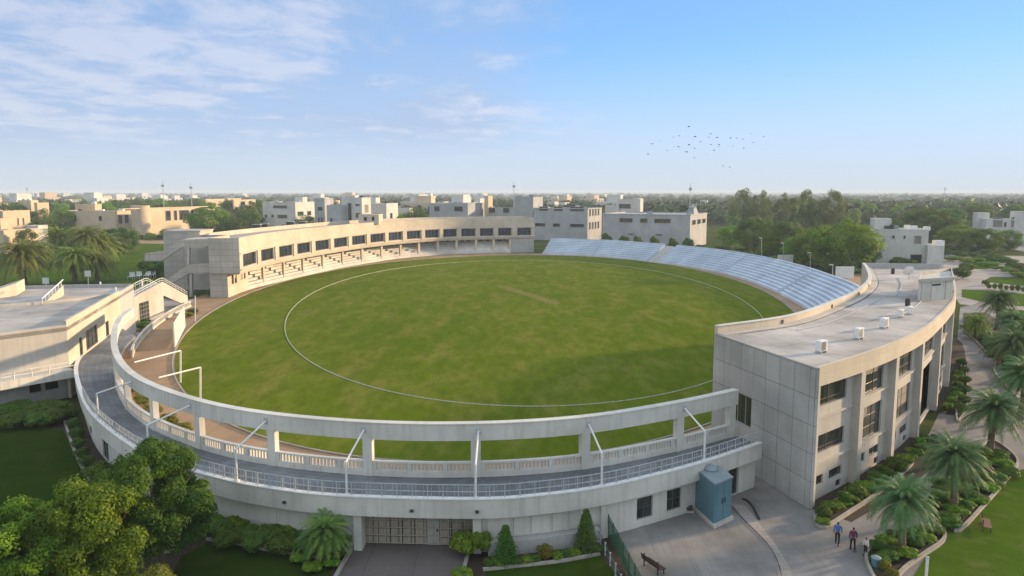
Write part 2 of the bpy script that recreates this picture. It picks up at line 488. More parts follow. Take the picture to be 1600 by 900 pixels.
M['leaf_dark'] = foliage('leaves_dark', (0.05, 0.115, 0.016), (0.16, 0.23, 0.03), cn=3.5)
M['leaf_grey'] = foliage('leaves_grey', (0.07, 0.115, 0.03), (0.18, 0.215, 0.05), cn=3.5)
M['leaf_near'] = foliage('leaves_near', (0.032, 0.08, 0.008), (0.12, 0.185, 0.014), cn=0.45)
M['leaf_lime'] = foliage('leaves_lime', (0.06, 0.15, 0.010), (0.21, 0.34, 0.022), cn=0.45)
M['leaf_bush'] = foliage('leaves_bush', (0.045, 0.11, 0.014), (0.12, 0.20, 0.025), cn=1.2)
M['leaf_yellow'] = foliage('leaves_yellow', (0.12, 0.15, 0.016), (0.26, 0.24, 0.03), cn=1.2)
M['leaf_far'] = foliage('leaves_far', (0.05, 0.09, 0.022), (0.10, 0.135, 0.03), tr=0, cn=0.012)
M['palm'] = foliage('palm_leaf', (0.13, 0.18, 0.03), (0.25, 0.28, 0.055), tr=0.15, cn=0.8)
M['leaf_gatepalm'] = foliage('gate_palm_leaf', (0.07, 0.16, 0.04), (0.20, 0.30, 0.05), tr=0.15, cn=0.8)
M['palm_dark'] = foliage('blue_palm_leaf', (0.065, 0.135, 0.045), (0.12, 0.20, 0.065), tr=0.12, cn=0.8)
M['fence_green'] = plain('green_fence_paint', (0.03, 0.10, 0.06), 0.5)
M['leaf_green_paint'] = M['fence_green']
M['dead_frond'] = plain('dead_frond', (0.24, 0.16, 0.08), 0.9, 0, 0.4, 4)
M['bark'] = plain('bark', (0.17, 0.125, 0.09), 0.95, 0, 0.45, 5)
# ================================================================== GROUND
def fcurve(c, s, co, n, off=0.0):
    out = []
    for i in range(n):
        t = 2 * math.pi * i / n
        r = co[0] + sum(co[2 * k - 1] * math.cos(k * t) + co[2 * k] * math.sin(k * t) for k in range(1, 4))
        out.append(Vector((c[0] + s[0] * r * math.cos(t), c[1] + s[1] * r * math.sin(t))))
    return offs(out, -off, True) if off else out
FC = ((-3, 200), (67, 128), [0.9663, 0.0323, -0.0367, 0.0263, 0.0332, 0.0011, 0.0258])
RC = ((-5, 200), (50, 100), [1.0291, 0.1426, -0.077, 0.0423, -0.0117, 0.0015, 0.0149])
field = fcurve(*FC, 200)
def sheet(poly, z, mat, name, uvrot=0):
    mb = MB(); n = len(poly)
    mb.add([(p[0], p[1], z) for p in poly], [list(range(n))])
    return struct(mb, name, mat)
def strip(path, o0, o1, z0, z1, closed=False, **k):
    return MB().sweep(path, [(o0, z0), (o1, z0), (o1, z1), (o0, z1)], closed, **k)
def tri_sheet(poly, z, mat, name):
    """concave outline -> triangulated flat sheet"""
    bm = bmesh.new(); vs = [bm.verts.new((p[0], p[1], z)) for p in poly]
    f = bm.faces.new(vs); bm.normal_update()
    if f.normal.z < 0: f.normal_flip()
    bmesh.ops.triangulate(bm, faces=[f])
    me = bpy.data.meshes.new(name)
    bm.to_mesh(me); bm.free()
    me.materials.append(mat)
    lay = me.uv_layers.new(name='UVMap').data
    for l in me.loops: c = me.vertices[l.vertex_index].co; lay[l.index].uv = (c.x, c.y)
    o = bpy.data.objects.new(name, me); COL.objects.link(o); o['kind'] = 'structure'
    return o
mb = MB()
for i in range(-5, 5):
    for j in range(0, 6):
        a = 6000
        y0 = j * a - 1500; mb.quad((i * a, y0, -0.06), ((i + 1) * a, y0, -0.06), ((i + 1) * a, y0 + a, -0.06), (i * a, y0 + a, -0.06))
struct(mb, 'ground', M['ground'])
tri_sheet(fcurve(*FC, 200, 11.0), -0.02, M['path'], 'running_path')
tri_sheet(field, 0.02, M['field'], 'cricket_field')
# far lawn behind the palms on the left
tri_sheet([P(0, 455), P(250, 455), P(262, 378), P(190, 375), P(60, 388), P(0, 392)], -0.01, M['lawn'], 'left_lawn')
tri_sheet([P(190, 380), P(262, 381), P(262, 376), P(200, 374)], 0.0, M['path'], 'dirt_strip')
# near left lawn and shrub bed
lawn_edge = [P(60, 668), P(98, 672), P(112, 700), P(130, 738), P(150, 765), P(185, 800), P(215, 870), P(210, 960)]
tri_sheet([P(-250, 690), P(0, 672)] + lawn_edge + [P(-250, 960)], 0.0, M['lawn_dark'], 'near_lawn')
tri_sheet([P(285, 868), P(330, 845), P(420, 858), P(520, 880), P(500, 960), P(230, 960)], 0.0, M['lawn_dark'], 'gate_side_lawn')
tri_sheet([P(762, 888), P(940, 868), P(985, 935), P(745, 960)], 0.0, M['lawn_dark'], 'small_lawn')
# shrub beds round the foot of the gallery
tri_sheet([P(60, 668), P(115, 640), P(150, 690), P(250, 790), P(420, 850), P(548, 845), P(500, 960), P(210, 960), P(215, 870), P(150, 765), P(98, 672)], -0.03, M['soil'], 'shrub_bed')
tri_sheet([P(738, 835), P(960, 810), P(990, 960), P(712, 960)], -0.03, M['soil'], 'wall_foot_bed')
tri_sheet([P(565, 826), P(742, 826), P(712, 975), P(480, 975)], 0.0, M['drive'], 'driveway')
# plaza and the path round the right wing
tri_sheet([P(955, 800), P(1190, 740), P(1290, 790), P(1440, 700), P(1490, 600), P(1500, 480), P(1545, 470), P(1600, 560), P(1700, 640), P(1640, 720), P(1500, 830), P(1400, 975), P(1010, 975)], -0.02, M['plaza'], 'plaza')
# right lawns and paths
tri_sheet([P(1470, 835), P(1592, 735), P(1760, 700), P(1900, 960), P(1380, 975)], 0.02, M['lawn'], 'right_lawn')
tri_sheet([P(1500, 475), P(1760, 500), P(1760, 405), P(1600, 400), P(1480, 398), P(1440, 402)], -0.03, M['paving'], 'garden_paths')
tri_sheet([P(1503, 464), P(1503, 452), P(1560, 455), P(1640, 464), P(1640, 480), P(1560, 477)], 0.02, M['lawn'], 'garden_lawn')
tri_sheet([P(1535, 440), P(1548, 433), P(1600, 433), P(1680, 440), P(1680, 452), P(1600, 447)], 0.02, M['lawn'], 'garden_lawn')
tri_sheet([P(1520, 408), P(1545, 408), P(1560, 417), P(1540, 421), P(1520, 420)], 0.02, M['lawn'], 'garden_lawn')
tri_sheet([P(1570, 487), P(1600, 485), P(1680, 492), P(1680, 515), P(1600, 500)], 0.02, M['lawn'], 'garden_lawn')
tri_sheet([P(1505, 490), P(1540, 488), P(1590, 520), P(1640, 575), P(1700, 640), P(1610, 620), P(1560, 570), P(1540, 545), P(1505, 520)], 0.01, M['soil'], 'palm_bed')
tri_sheet([P(1508, 500), P(1530, 498), P(1540, 512), P(1520, 520), P(1508, 515)], 0.04, M['lawn'], 'garden_lawn')
tri_sheet([P(1500, 388), P(1560, 384), P(1620, 398), P(1760, 430), P(1760, 404), P(1620, 386), P(1545, 376), P(1480, 381)], 0.0, M['asphalt'], 'road')
tri_sheet([P(1290, 416), P(1345, 452), P(1345, 420), P(1300, 405)], 0.0, M['path'], 'dry_grass_patch')
# pitch
a, b, c, d = P(775, 448), P(865, 476), P(878, 474), P(789, 446)
sheet([a, b, c, d], 0.035, grass('pitch_clay', (0.20, 0.17, 0.06), (0.15, 0.155, 0.03), (0.25, 0.19, 0.09), 0.2), 'pitch')
# ------------------------------------------------------------ boundary rope and kerb
rope = fcurve(*RC, 240)
single(MB().sweep(rope, [(-.08, 0.02), (-.05, 0.11), (.05, 0.11), (.08, 0.02)], True), 'boundary_rope', M['rope'],
       'white rope laid in an oval round the cricket field', 'rope', smooth=40)
kb = MB()
fk = fcurve(*FC, 240, 0.15)
kb.sweep(fk, [(0, 0.0), (-.22, 0.0), (-.22, 0.14), (0, 0.14)], True)
single(kb, 'field_kerb', M['kerb'], 'low pale kerb running round the edge of the oval grass field', 'kerb')

# ================================================================== wall with openings
def wall_open(mb, path, s0, s1, off, th, z0, z1, ops, step=1.6):
    L = arclen(path)
    ss = sorted(set([s0, s1] + [min(max(x, s0), s1) for o in ops for x in o[:2]]))
    for a, b in zip(ss, ss[1:]):
        if b - a < 0.01: continue
        m_ = (a + b) / 2
        cut = sorted([(o[2], o[3]) for o in ops if o[0] < m_ < o[1]])
        z = z0; runs = []
        for c, d in cut:
            if c > z + 0.01: runs.append((z, c))
            z = max(z, d)
        if z < z1 - 0.01: runs.append((z, z1))
        q = sub(path, a, b, step)
        # keep the normals of the full path at the ends
        for c, d in runs:
            mb.sweep(q, [(off, c), (off + th, c), (off + th, d), (off, d)])
RW = random.Random(2)
def window(parent, path, s0, s1, z0, z1, off, nx=2, ny=2, fm='frame', gm='glass', fr=0.08, name='window', label=None, rail=None, blind_p=0):
    L = arclen(path)
    a, d1, n1 = at_s(path, s0, L); b, _, n2 = at_s(path, s1, L)
    d = (b - a).normalized(); n = Vector((-d.y, d.x)); W = (b - a).length
    def bar(mb, u0, u1, c0, c1, o0=0.0, o1=0.1):
        p, q = a + d * u0, a + d * u1
        mb.prism([p + n * (off + o0), q + n * (off + o0), q + n * (off + o1), p + n * (off + o1)], c0, c1)
    f = MB()
    bar(f, 0, fr, z0, z1); bar(f, W - fr, W, z0, z1)
    bar(f, fr, W - fr, z0, z0 + fr); bar(f, fr, W - fr, z1 - fr, z1)
    for i in range(1, nx):
        bar(f, W * i / nx - fr * .4, W * i / nx + fr * .4, z0 + fr, z1 - fr, 0.012, 0.09)
    for j in range(1, ny):
        zz_ = z0 + (z1 - z0) * (rail if rail and ny == 2 else j / ny)
        bar(f, fr, W - fr, zz_ - fr * .35, zz_ + fr * .35, 0.02, 0.08)
    fo = f.build(name, M[fm], parent)
    if label: fo['label'] = label
    g = MB(); bar(g, 0.01, W - 0.01, z0 + .01, z1 - .01, 0.055, 0.075)
    g.build('pane', M[gm], fo)
    if blind_p and RW.random() < blind_p:
        k = RW.uniform(.25, .75); u0 = RW.choice([0, 0, .5]) * W; mb = MB(); bar(mb, u0 + .02, W - .02 if u0 else W * RW.choice([.5, 1]) - .02, z1 - (z1 - z0) * k, z1 - .02, 0.042, 0.05)
        mb.build('blind', M['blind'], fo)
    return fo
def s_at_u(path, u, z=4.0, n=400, lo=0.0, hi=1.0):
    L = arclen(path); best = None
    for k in range(n + 1):
        s = L[-1] * (lo + (hi - lo) * k / n); q = at_s(path, s, L)[0]
        uu = 800 + FPX * q.x / (q.y * cp + (HC - z) * sp_)
        if best is None or abs(uu - u) < best[0]: best = (abs(uu - u), s)
    return best[1]

# ================================================================== GALLERY
ZD = 4.06
Cin = crv([(-58.2, 115.5), (-55.6, 107), (-50.8, 96), (-43.4, 82.1), (-36.2, 71.9), (-28.0, 64.4), (-20.5, 60.0), (-11.5, 57.4), (-2.7, 57.0), (5.7, 58.7), (14.0, 62.9), (20.3, 67.1)], 1.2)
Cout = crv([P(u, v, ZD) for u, v in [(176, 505), (162, 522), (142, 540), (119, 570), (125, 612), (150, 655), (229, 712), (345, 750), (440, 768), (540, 778), (745, 783), (850, 776), (943, 763), (1030, 743), (1103, 723), (1189, 694)]], 1.2)
G = thing('gallery', 'curved raised walkway with a long beam on columns along the near side of the field', 'gallery', (-2.7, 55, 0))
def ribbon(pa, pb, z0, z1, n=90):
    la, lb = arclen(pa), arclen(pb); vs = []; fs = []
    for k in range(n + 1):
        a = at_s(pa, la[-1] * k / n, la)[0]; b = at_s(pb, lb[-1] * k / n, lb)[0]
        vs += [(a.x, a.y, z0), (b.x, b.y, z0), (b.x, b.y, z1), (a.x, a.y, z1)]
    uv = []
    for k in range(n):
        u0, u1 = lb[-1] * k / n, lb[-1] * (k + 1) / n
        for j in range(4):
            fs.append([k * 4 + j, k * 4 + 4 + j, k * 4 + 4 + (j + 1) % 4, k * 4 + (j + 1) % 4])
            v0, v1 = (0, 5) if j % 2 == 0 else (z0, z1)
            uv.append([(u0, v0), (u1, v0), (u1, v1), (u0, v1)])
    fs += [[0, 1, 2, 3], [n * 4 + 3, n * 4 + 2, n * 4 + 1, n * 4]]
    uv += [[(0, 0), (1, 0), (1, 1), (0, 1)]] * 2
    return MB().add(vs, fs, uv)
ribbon(offs(Cin, 0.62), Cout, ZD - 0.35, ZD).build('deck', M['deckfloor'], G, smooth=30)
strip(Cout, -0.1, 0.22, 2.78, ZD + 0.12).build('fascia', M['conc_white'], G, smooth=30)
strip(Cout, -0.16, 0.3, ZD + 0.121, ZD + 0.2).build('coping', M['white_metal'], G, smooth=30)
strip(Cin, 0.0, 0.6, 7.02, 8.3).build('beam', M['conc_white'], G, smooth=30)
strip(Cin, -0.05, 0.65, 8.301, 8.38).build('beam_coping', M['conc_white'], G, smooth=30)
LI = arclen(Cin); LO = arclen(Cout)
colu = [236, 307, 422, 572, 745, 917, 1064]
cs = [s_at_u(Cin, u, 5.5, lo=0.25) for u in colu]
cs = [cs[0] - 27, cs[0] - 18, cs[0] - 9] + cs + [LI[-1] - 0.6]
for s in cs:
    q, d, n = at_s(Cin, s, LI)
    mb = MB(); mb.prism([q - d * .38 + n * .03, q + d * .38 + n * .03, q + d * .38 + n * .58, q - d * .38 + n * .58], ZD, 7.02)
    mb.build('column', M['conc_white'], G, bevel=0.015)
for a, b in zip(cs, cs[1:]):
    p = sub(Cin, a + .38, b - .38, 1.0)
    mb = strip(p, .12, .42, ZD, ZD + .48); mb.sweep(p, [(.1, ZD + 1.08), (.44, ZD + 1.08), (.44, ZD + 1.22), (.1, ZD + 1.22)])
    n_ = int((b - a - .76) / .3)
    for k in range(n_):
        q, d, n = at_s(Cin, a + .38 + (b - a - .76) * (k + .5) / n_, LI)
        c = q + n * .27; hw = .075 if k % 9 else 0.16
        mb.prism([c - d * hw - n * hw, c + d * hw - n * hw, c + d * hw + n * hw, c - d * hw + n * hw], ZD + .48, ZD + 1.08)
    mb.build('balustrade', M['conc_white'], G)
# lower wall under the deck
Cw = offs(Cout, 0.5)
LW = arclen(Cw)
sw = lambda u, z=1.5: s_at_u(Cw, u, z, 900)
wall = MB()
g0, g1 = sw(566), sw(741)
wins = [(994, 1019, 0.6, 2.35), (1041, 1065, 0.6, 2.35), (1138, 1154, 0.02, 2.4)]
ops = [(g0, g1, 0, 2.8)] + [(sw(a), sw(b), c, d) for a, b, c, d in wins]
swl = lambda u: s_at_u(Cw, u, 1.5, 900, lo=.27, hi=.6)
ops += [(swl(u), swl(u) + 2.4, 0.05, 2.45) for u in (139, 160, 186)]
wall_open(wall, Cw, 0, LW[-1], 0, 0.3, 0, 2.79, ops)
wall.build('lower_wall', M['conc_white'], G)
for a, b, c, d in wins[:2]: window(G, Cw, sw(a), sw(b), c, d, 0.16, 2, 2, 'frame', 'glass')
for u in (139, 160, 186): window(G, Cw, swl(u), swl(u) + 2.4, 0.05, 2.45, 0.12, 1, 2, 'frame', 'glass', name='door', rail=.8)
window(G, Cw, sw(1138), sw(1154), 0.02, 2.4, 0.2, 1, 1, 'frame', 'void', name='door')
# plinth + raised panels
def wall_seg(s0, s1, o0, o1, z0, z1): return strip(sub(Cw, s0, s1, 1.0), o0, o1, z0, z1)
wall_seg(sw(762), sw(932), -0.75, 0, 0, 1.05).build('plinth', M['conc_grey'], G)
wall_seg(sw(372), sw(546), -0.35, 0, 0, 0.5).build('plinth', M['conc_grey'], G)
for a, b in [(374, 432), (438, 496), (500, 545), (762, 797), (803, 824), (829, 857), (862, 884), (889, 912), (916, 936)]:
    wall_seg(sw(a), sw(b), -0.07, -0.0, 1.15, 2.55).build('wall_panel', M['conc_white'], G)
for u in (745, 941, 560):
    q, d, n = at_s(Cw, sw(u), LW)
    MB().prism([q - d * .3 - n * .3, q + d * .3 - n * .3, q + d * .3, q - d * .3], 0, 2.79).build('pier', M['conc_white'], G)
# gate recess: side walls, ceiling and the boarded gate
qa, da, na = at_s(Cw, g0, LW); qb, db, nb = at_s(Cw, g1, LW)
dg = (qb - qa).normalized(); ng = Vector((-dg.y, dg.x)); Wg = (qb - qa).length
MB().seg(qa, qa + ng * 3.2, .3, 0, 2.79).build('gate_jamb', M['conc_warm'], G)
MB().seg(qb + ng * 3.2, qb, .3, 0, 2.79).build('gate_jamb', M['conc_warm'], G)
gq = qa + ng * .9
gp = [gq, gq + dg * Wg]
gm = MB()
gate = gm
for k in range(9):
    if k == 5: continue
    a = gq + dg * (Wg * k / 9 + .04); b = gq + dg * (Wg * (k + 1) / 9 - .04)
    gate.seg(a, b, .08, 0.05, 2.7)
go = gate.build('gate', M['grate'], G)
bars = MB()
for k in range(14):
    a = gq + dg * (Wg * (k + .5) / 14); bars.prism([a - dg * .03 - ng * .05, a + dg * .03 - ng * .05, a + dg * .03 - ng * .012, a - dg * .03 - ng * .012], .05, 2.7)
for z in (.1, .7, 1.3, 1.9, 2.5): bars.seg(gq - ng * .09, gq + dg * Wg - ng * .09, .035, z, z + .06)
bars.build('grille', M['frame_pale'], go)
a = gq + dg * (Wg * 5 / 9); b = gq + dg * (Wg * 6 / 9)
dr = MB().seg(a, b, .09, .02, 2.6).build('door', M['frame_pale'], G); dr['label'] = 'pale wicket door in the brown gate'
MB().box(b.x - .2, b.x - .1, b.y - .12, b.y - .03, 1.1, 1.3).build('handle', M['dark_metal'], dr)
# back of the rooms under the deck
strip(sub(offs(Cin, 0.55), 17, LI[-1] - .5, 1.2), 0, .3, 0, ZD - .36).build('field_side_wall', M['conc_white'], G)
# outer railing
ra = MB(); p = sub(Cout, s_at_u(Cout, 128, 4.06, lo=.15), LO[-1] - .2, 1.1)
po = offs(p, .12)
for z in (.62, 1.12): ra.sweep(po, [(-.03, ZD + z), (.03, ZD + z), (.03, ZD + z + .05), (-.03, ZD + z + .05)])
for q in po: ra.box(q.x - .03, q.x + .03, q.y - .03, q.y + .03, ZD + .2, ZD + 1.12)
fine_rail = MB()
for k in range(int(arclen(po)[-1] / .28)):
    q = at_s(po, k * .28)[0] if k % 4 else None
    if q is not None: fine_rail.box(q.x - .012, q.x + .012, q.y - .012, q.y + .012, ZD + .2, ZD + 1.1)
ra.v, nb_ = ra.v + fine_rail.v, len(ra.v)
ra.f += [[i + nb_ for i in f] for f in fine_rail.f]
ra.build('railing', M['rail'], G)
# steel brace frames standing on the deck edge, arm running back to the beam
for (u, tu, tv) in [(151, 206, 590), (229, 297, 624), (367, 414, 653), (540, 571, 675), (745, 746, 668), (943, 919, 661), (1103, 1068, 637)]:
    s = s_at_u(Cout, u, 5.5, lo=.15); q, d, n = at_s(Cout, s, LO); q = q + n * .1
    t = PY(tu, tv, 60)
    s2 = s_at_u(Cin, tu, 7.5, lo=.1); q2, _, n2 = at_s(Cin, s2, LI)
    mb = MB(); mb.tube((q.x, q.y, ZD + .1), (q.x, q.y, 6.75), .085, .085, 8)
    mb.tube((q.x, q.y, 6.7), (q2.x - n2.x * .02, q2.y - n2.y * .02, 7.75), .075, .075, 8)
    mb.box(q.x - .18, q.x + .18, q.y - .18, q.y + .18, ZD + .2, ZD + .26)
    bf = mb.build('brace_frame', M['white_metal'], G, smooth=40)
    mb = MB(); e = q2 - n2 * .03; mb.prism([e - d * .2, e + d * .2, e + d * .2 + n2 * .04, e - d * .2 + n2 * .04], 7.5, 8.0)
    mb.build('fixing_plate', M['rail'], bf)
# small spotlights on the fascia
for u in (445, 641, 745):
    q, d, n = at_s(Cout, s_at_u(Cout, u, 3.2), LO); e = q - n * .1
    MB().box(e.x - .13, e.x + .13, e.y - .16, e.y, 3.25, 3.42).build('wall_lamp', M['dark_metal'], G)

# ================================================================== RIGHT WING
ZR = 11.8
Bo = crv([(24.5, 60.5), (30.5, 65.7), (37.0, 72.1), (43.6, 79.6), (49.7, 87.8), (55.2, 95.6), (60.4, 103.5), (68.6, 118), (75.5, 131), (79, 141)], 1.3)
Bi = crv([(20.3, 75.8), (30.2, 82.6), (39.9, 94.2), (46.6, 103.4), (54.9, 117.6), (62.0, 133.9), (65.6, 143.2)], 1.3)
RB = thing('wing_building', 'three storey concrete building with curved pilaster front at the right end of the walkway', 'building', (40, 85, 0))
LB = arclen(Bo)
pil = [0.0] + [s_at_u(Bo, u, 9, lo=0, hi=.6) for u in (1349, 1403, 1443.5, 1472, 1490)]
s = pil[-1]
while s + 9 < LB[-1]: s += 9.2; pil.append(s)
strip(sub(Bo, .36, 1.5, 1.5), 0, .3, 10.25, 11.7).build('cornice_band', M['conc_warm'], RB)
strip(sub(Bo, 1.5, LB[-1], 1.3), 0, 1.3, 10.25, 11.7).build('cornice_band', M['conc_warm'], RB, smooth=25)
strip(sub(Bo, .36, LB[-1], 1.3), 0, .28, 11.701, ZR + .1).build('roof_lip', M['conc_warm'], RB, smooth=25)
for i, s in enumerate(pil):
    q, d, n = at_s(Bo, s, LB)
    w0, w1 = (0.37, .9) if i == 0 else (-.42, .42)
    MB().prism([q + d * w0 + n * .02, q + d * w1 + n * .02, q + d * w1 + n * 1.0, q + d * (w0 if i else .72) + n * 1.0], 0, 10.249).build('pilaster', M['conc_soft'], RB)
infill = MB()
for i in range(len(pil)):
    a = pil[i] + (.9 if i == 0 else .42); b = (pil[i + 1] - .42) if i + 1 < len(pil) else LB[-1]
    if b - a < 2: continue
    W = b - a
    if i == 0: ops = [(a + .05, b - 1.3, 8.1, 10.1), (a + .05, b - 1.3, 4.0, 5.6)]
    elif i == 3: ops = [(a + .2, b - 1.1, 7.6, 10.2), (a + .1, b - .3, 0.35, 6.4)]
    else: ops = [(a + .12, b - 1.3, 7.5, 10.2), (a + .12, b - 1.3, 3.15, 6.35)]
    small = [] if i == 3 else [(a + W * .08, a + W * .34, 1.2, 2.05), (a + W * .48, a + W * .80, 1.2, 2.05), (a + W * .66, a + W * .80, .15, .8)]
    wall_open(infill, Bo, a, b, .72, .3, 0, 10.249, ops + small)
    for k, (c, d_, e, f) in enumerate(ops):
        if i == 3 and k == 1:
            window(RB, Bo, c, d_, e, f, 2.4, 3, 4, 'frame', 'blind', name='entrance_screen')
            continue
        window(RB, Bo, c, d_, e, f, .88, 3 if i else 2, 3 if i else 2, 'frame', 'glass', rail=.25, blind_p=.8)
    for c, d_, e, f in small: window(RB, Bo, c, d_, e, f, .86, 2, 1, 'frame', 'glass', fr=.06)
    # projecting sills
    for zz_ in ((7.3, 2.95) if i else (7.1, 3.1)):
        if i == 3 and zz_ < 5: continue
        strip(sub(Bo, a + .01, b - .01, 1.3), .55, .72, zz_, zz_ + .18).build('sill', M['conc_soft'], RB)
infill.build('outer_wall', M['conc_soft'], RB, smooth=25)
# end wall with panel joints (faces the gallery)
e0, e1 = Vector((20.3, 75.8)), Vector((24.5, 60.5))
dl = (e1 - e0).length; de = (e1 - e0).normalized()
ew = MB(); epath = [e0, e1]
dop = (dl * .19, dl * .44, ZD, 7.0)
wall_open(ew, epath, 0, dl - .02, -.03, .35, 0, ZR + .1, [dop], 50)
ew.build('end_wall', M['conc_panel'], RB)
window(RB, epath, dop[0], dop[1], ZD, 7.0, .2, 3, 1, 'frame_pale', 'glass', name='door')
# inner (field side) wall and its parapet, back wall
strip(Bi, -.4, 0, 0, ZR + .85).build('inner_wall', M['conc_warm'], RB, smooth=25)
strip(Bi, -.5, .06, ZR + .851, ZR + .92).build('coping', M['conc_white'], RB, smooth=25)
strip(Bi, -1.35, -.401, 11.5, 11.95).build('roof_gutter', M['conc_soft'], RB, smooth=25)
be, bo_ = Bi[-1], Bo[-1]
bw = MB(); bw.seg(bo_, be, -.35, 0, ZR + .9); bw.build('back_wall', M['conc_grey'], RB)
ri = offs(Bi, -.41); ro = offs(Bo, 0.012)
ribbon(offs(ro, .0), ri, 11.2, 11.62 + .19).build('roof_slab', M['roof'], RB)
# roof room
A, B_, C_, D_ = Vector((52.6, 98.6)), Vector((58.6, 101.4)), Vector((65.2, 113.5)), Vector((57.6, 107.6))
rm = MB().prism([A, B_, C_, D_], 11.82, 14.3); rr = rm.build('roof_room', M['conc_white'], RB)
ctr = (A + B_ + C_ + D_) / 4
mb = MB()
pr = [A, B_, C_, D_]
ex = lambda p, k: p + (p - ctr).normalized() * k
for i in range(4):
    a, b = ex(pr[i], .3), ex(pr[(i + 1) % 4], .3); c, d = ex(pr[(i + 1) % 4], -.15), ex(pr[i], -.15)
    mb.prism([a, b, c, d], 14.302, 14.75)
mb.build('parapet', M['conc_soft'], rr)
mb = MB(); dd = (B_ - A).normalized(); nn = Vector((dd.y, -dd.x))
for t, w_ in ((.08, .12), (.36, .12), (.78, .12)):
    p = A + dd * (B_ - A).length * t; mb.prism([p, p + nn * .06, p + nn * .06 + dd * w_, p + dd * w_], 11.85, 14.29)
mb.build('pilaster_strips', M['conc_grey'], rr)
mb = MB(); p = A + dd * 2.6; mb.prism([p, p + nn * .05, p + nn * .05 + dd * 1.6, p + dd * 1.6], 13.75, 13.95); mb.build('vent', M['void'], rr)

# ================================================================== GRANDSTAND (long covered stand, far left)
U = crv([(-66.6, 187.5), (-66.9, 205), (-64.8, 225), (-58.5, 256), (-51.5, 280), (-43, 298), (-30, 314), (-15, 323), (0, 328), (9.5, 331)], 3)
Fp = crv([(-70.0, 188), (-70, 204), (-67.5, 220), (-60, 256.5), (-52, 280.5), (-43.5, 299.5), (-29.5, 314.5), (-15, 321.5), (0, 325.5), (9.7, 328)], 3)
GS = thing('grandstand', 'long curved two storey cream grandstand with a row of dark windows above shaded white terraces', 'grandstand', (-55, 250, 0))
LU = arclen(U); LF = arclen(Fp)
wl = [379.5] + [407 + 28.6 * k for k in range(15)]
ops = [(s_at_u(U, u, 9), s_at_u(U, u + 20.8, 9), 7.35, 10.5) for u in wl]
ops[-1] = (s_at_u(U, 808, 9), s_at_u(U, 830, 9), 7.35, 10.5)
mb = MB(); wall_open(mb, U, 0, LU[-1], 0, .5, 6.1, 14.7, ops, 3); mb.build('upper_wall', M['conc_warm'], GS, smooth=25)
for o in ops: window(GS, U, o[0], o[1], o[2], o[3], .42, 4, 1, 'frame', 'glass_blue', fr=.15)
strip(U, -.35, -.002, 6.75, 7.0).build('sill_band', M['conc_warm'], GS, smooth=25)
strip(U, -.35, -.002, 10.75, 10.95).build('head_band', M['conc_warm'], GS, smooth=25)
for a, b in zip(ops, ops[1:]):
    pr_ = MB()
    c = (a[1] + b[0]) / 2; w_ = (b[0] - a[1]) * .36
    q = sub(U, c - w_, c + w_, 2); pr_.sweep(q, [(-.34, 7.001), (-.003, 7.001), (-.003, 10.749), (-.34, 10.749)])
    pr_.build('window_pier', M['conc_warm'], GS)
Ub = offs(U, 13)
Un = sub(U, 0, 14, 2); Uf = sub(U, 14, LU[-1], 3)
strip(Un, .5, 7.1, 13.5, 13.9).build('roof', M['roof_dark'], GS)
strip(Uf, .5, 12.6, 13.5, 13.9).build('roof', M['roof_dark'], GS)
strip(Un, .3, 7.1, 5.75, 6.09).build('floor_slab', M['conc_soft'], GS)
strip(Uf, .3, 12.6, 5.75, 6.09).build('floor_slab', M['conc_soft'], GS)
strip(Un, 7.1, 7.4, 6.1, 14.7).build('side_wall', M['conc_warm'], GS)
strip(Uf, 12.6, 13.0, 0, 15.1).build('back_wall', M['conc_warm'], GS, smooth=25)
q, d, n = at_s(U, 14, LU); MB().prism([q + n * 7.41, q + n * 12.59, q + n * 12.59 + d * .3, q + n * 7.41 + d * .3], 0, 14.7).build('recess_wall', M['conc_soft'], GS)
strip(U, -.06, .56, 14.701, 14.8).build('coping', M['conc_soft'], GS, smooth=25)
for s, nme in ((0, 'end_wall'), (LU[-1], 'end_wall')):
    q, d, n = at_s(U, s, LU); sg = -1 if s == 0 else 1
    q = q + d * sg * .02
    mb = MB(); ww = 7.4 if s == 0 else 13; mb.prism([q + n * .0, q + n * ww, q + n * ww + d * sg * .4, q + d * sg * .4], 6.1, 14.7); mb.build(nme, M['conc_tower'] if s == 0 else M['conc_grey'], GS)
q, d, n = at_s(Fp, 0.0, LF); MB().prism([q - d * .3, q, q + n * 4.4, q + n * 4.4 - d * .3], 0, 6.09).build('lower_end_wall', M['conc_tower'], GS)
# lower storey: columns, terraces, back wall
colw = [388, 416.5, 448, 478, 508, 539.5, 569, 599, 629, 657, 686, 714, 744, 772, 798]
for u in colw:
    q, d, n = at_s(Fp, s_at_u(Fp, u, 3), LF); q = q + n * .7
    MB().prism([q - d * .5, q + d * .5, q + d * .5 + n * .6, q - d * .5 + n * .6], 0, 5.76).build('column', M['conc_warm'], GS)
t0, t1 = s_at_u(Fp, 388, 1), s_at_u(Fp, 798, 1)
tp = sub(Fp, t0, t1, 3)
prof = [(0, 0), (0, 1.0), (.9, 1.0)]
o, z = .9, 1.0
for k in range(5): z += .68; prof.append((o, z)); o += 1.1; prof.append((o, z))
prof += [(o, 0)]
MB().sweep(tp, prof).build('terraces', M['conc_white'], GS)
strip(tp, 6.6, 6.9, 0, 5.74).build('rear_wall', M['conc_white'], GS)
mb = MB()
for a, b in zip(colw, colw[1:]):
    for fr_ in (.2, .5, .8):
        q, d, n = at_s(Fp, s_at_u(Fp, a + (b - a) * fr_, 5), LF); q = q + n * 6.5
        mb.prism([q - d * .9, q + d * .9, q + d * .9 + n * .05, q - d * .9 + n * .05], 4.9, 5.6)
mb.build('rear_openings', M['void'], GS)
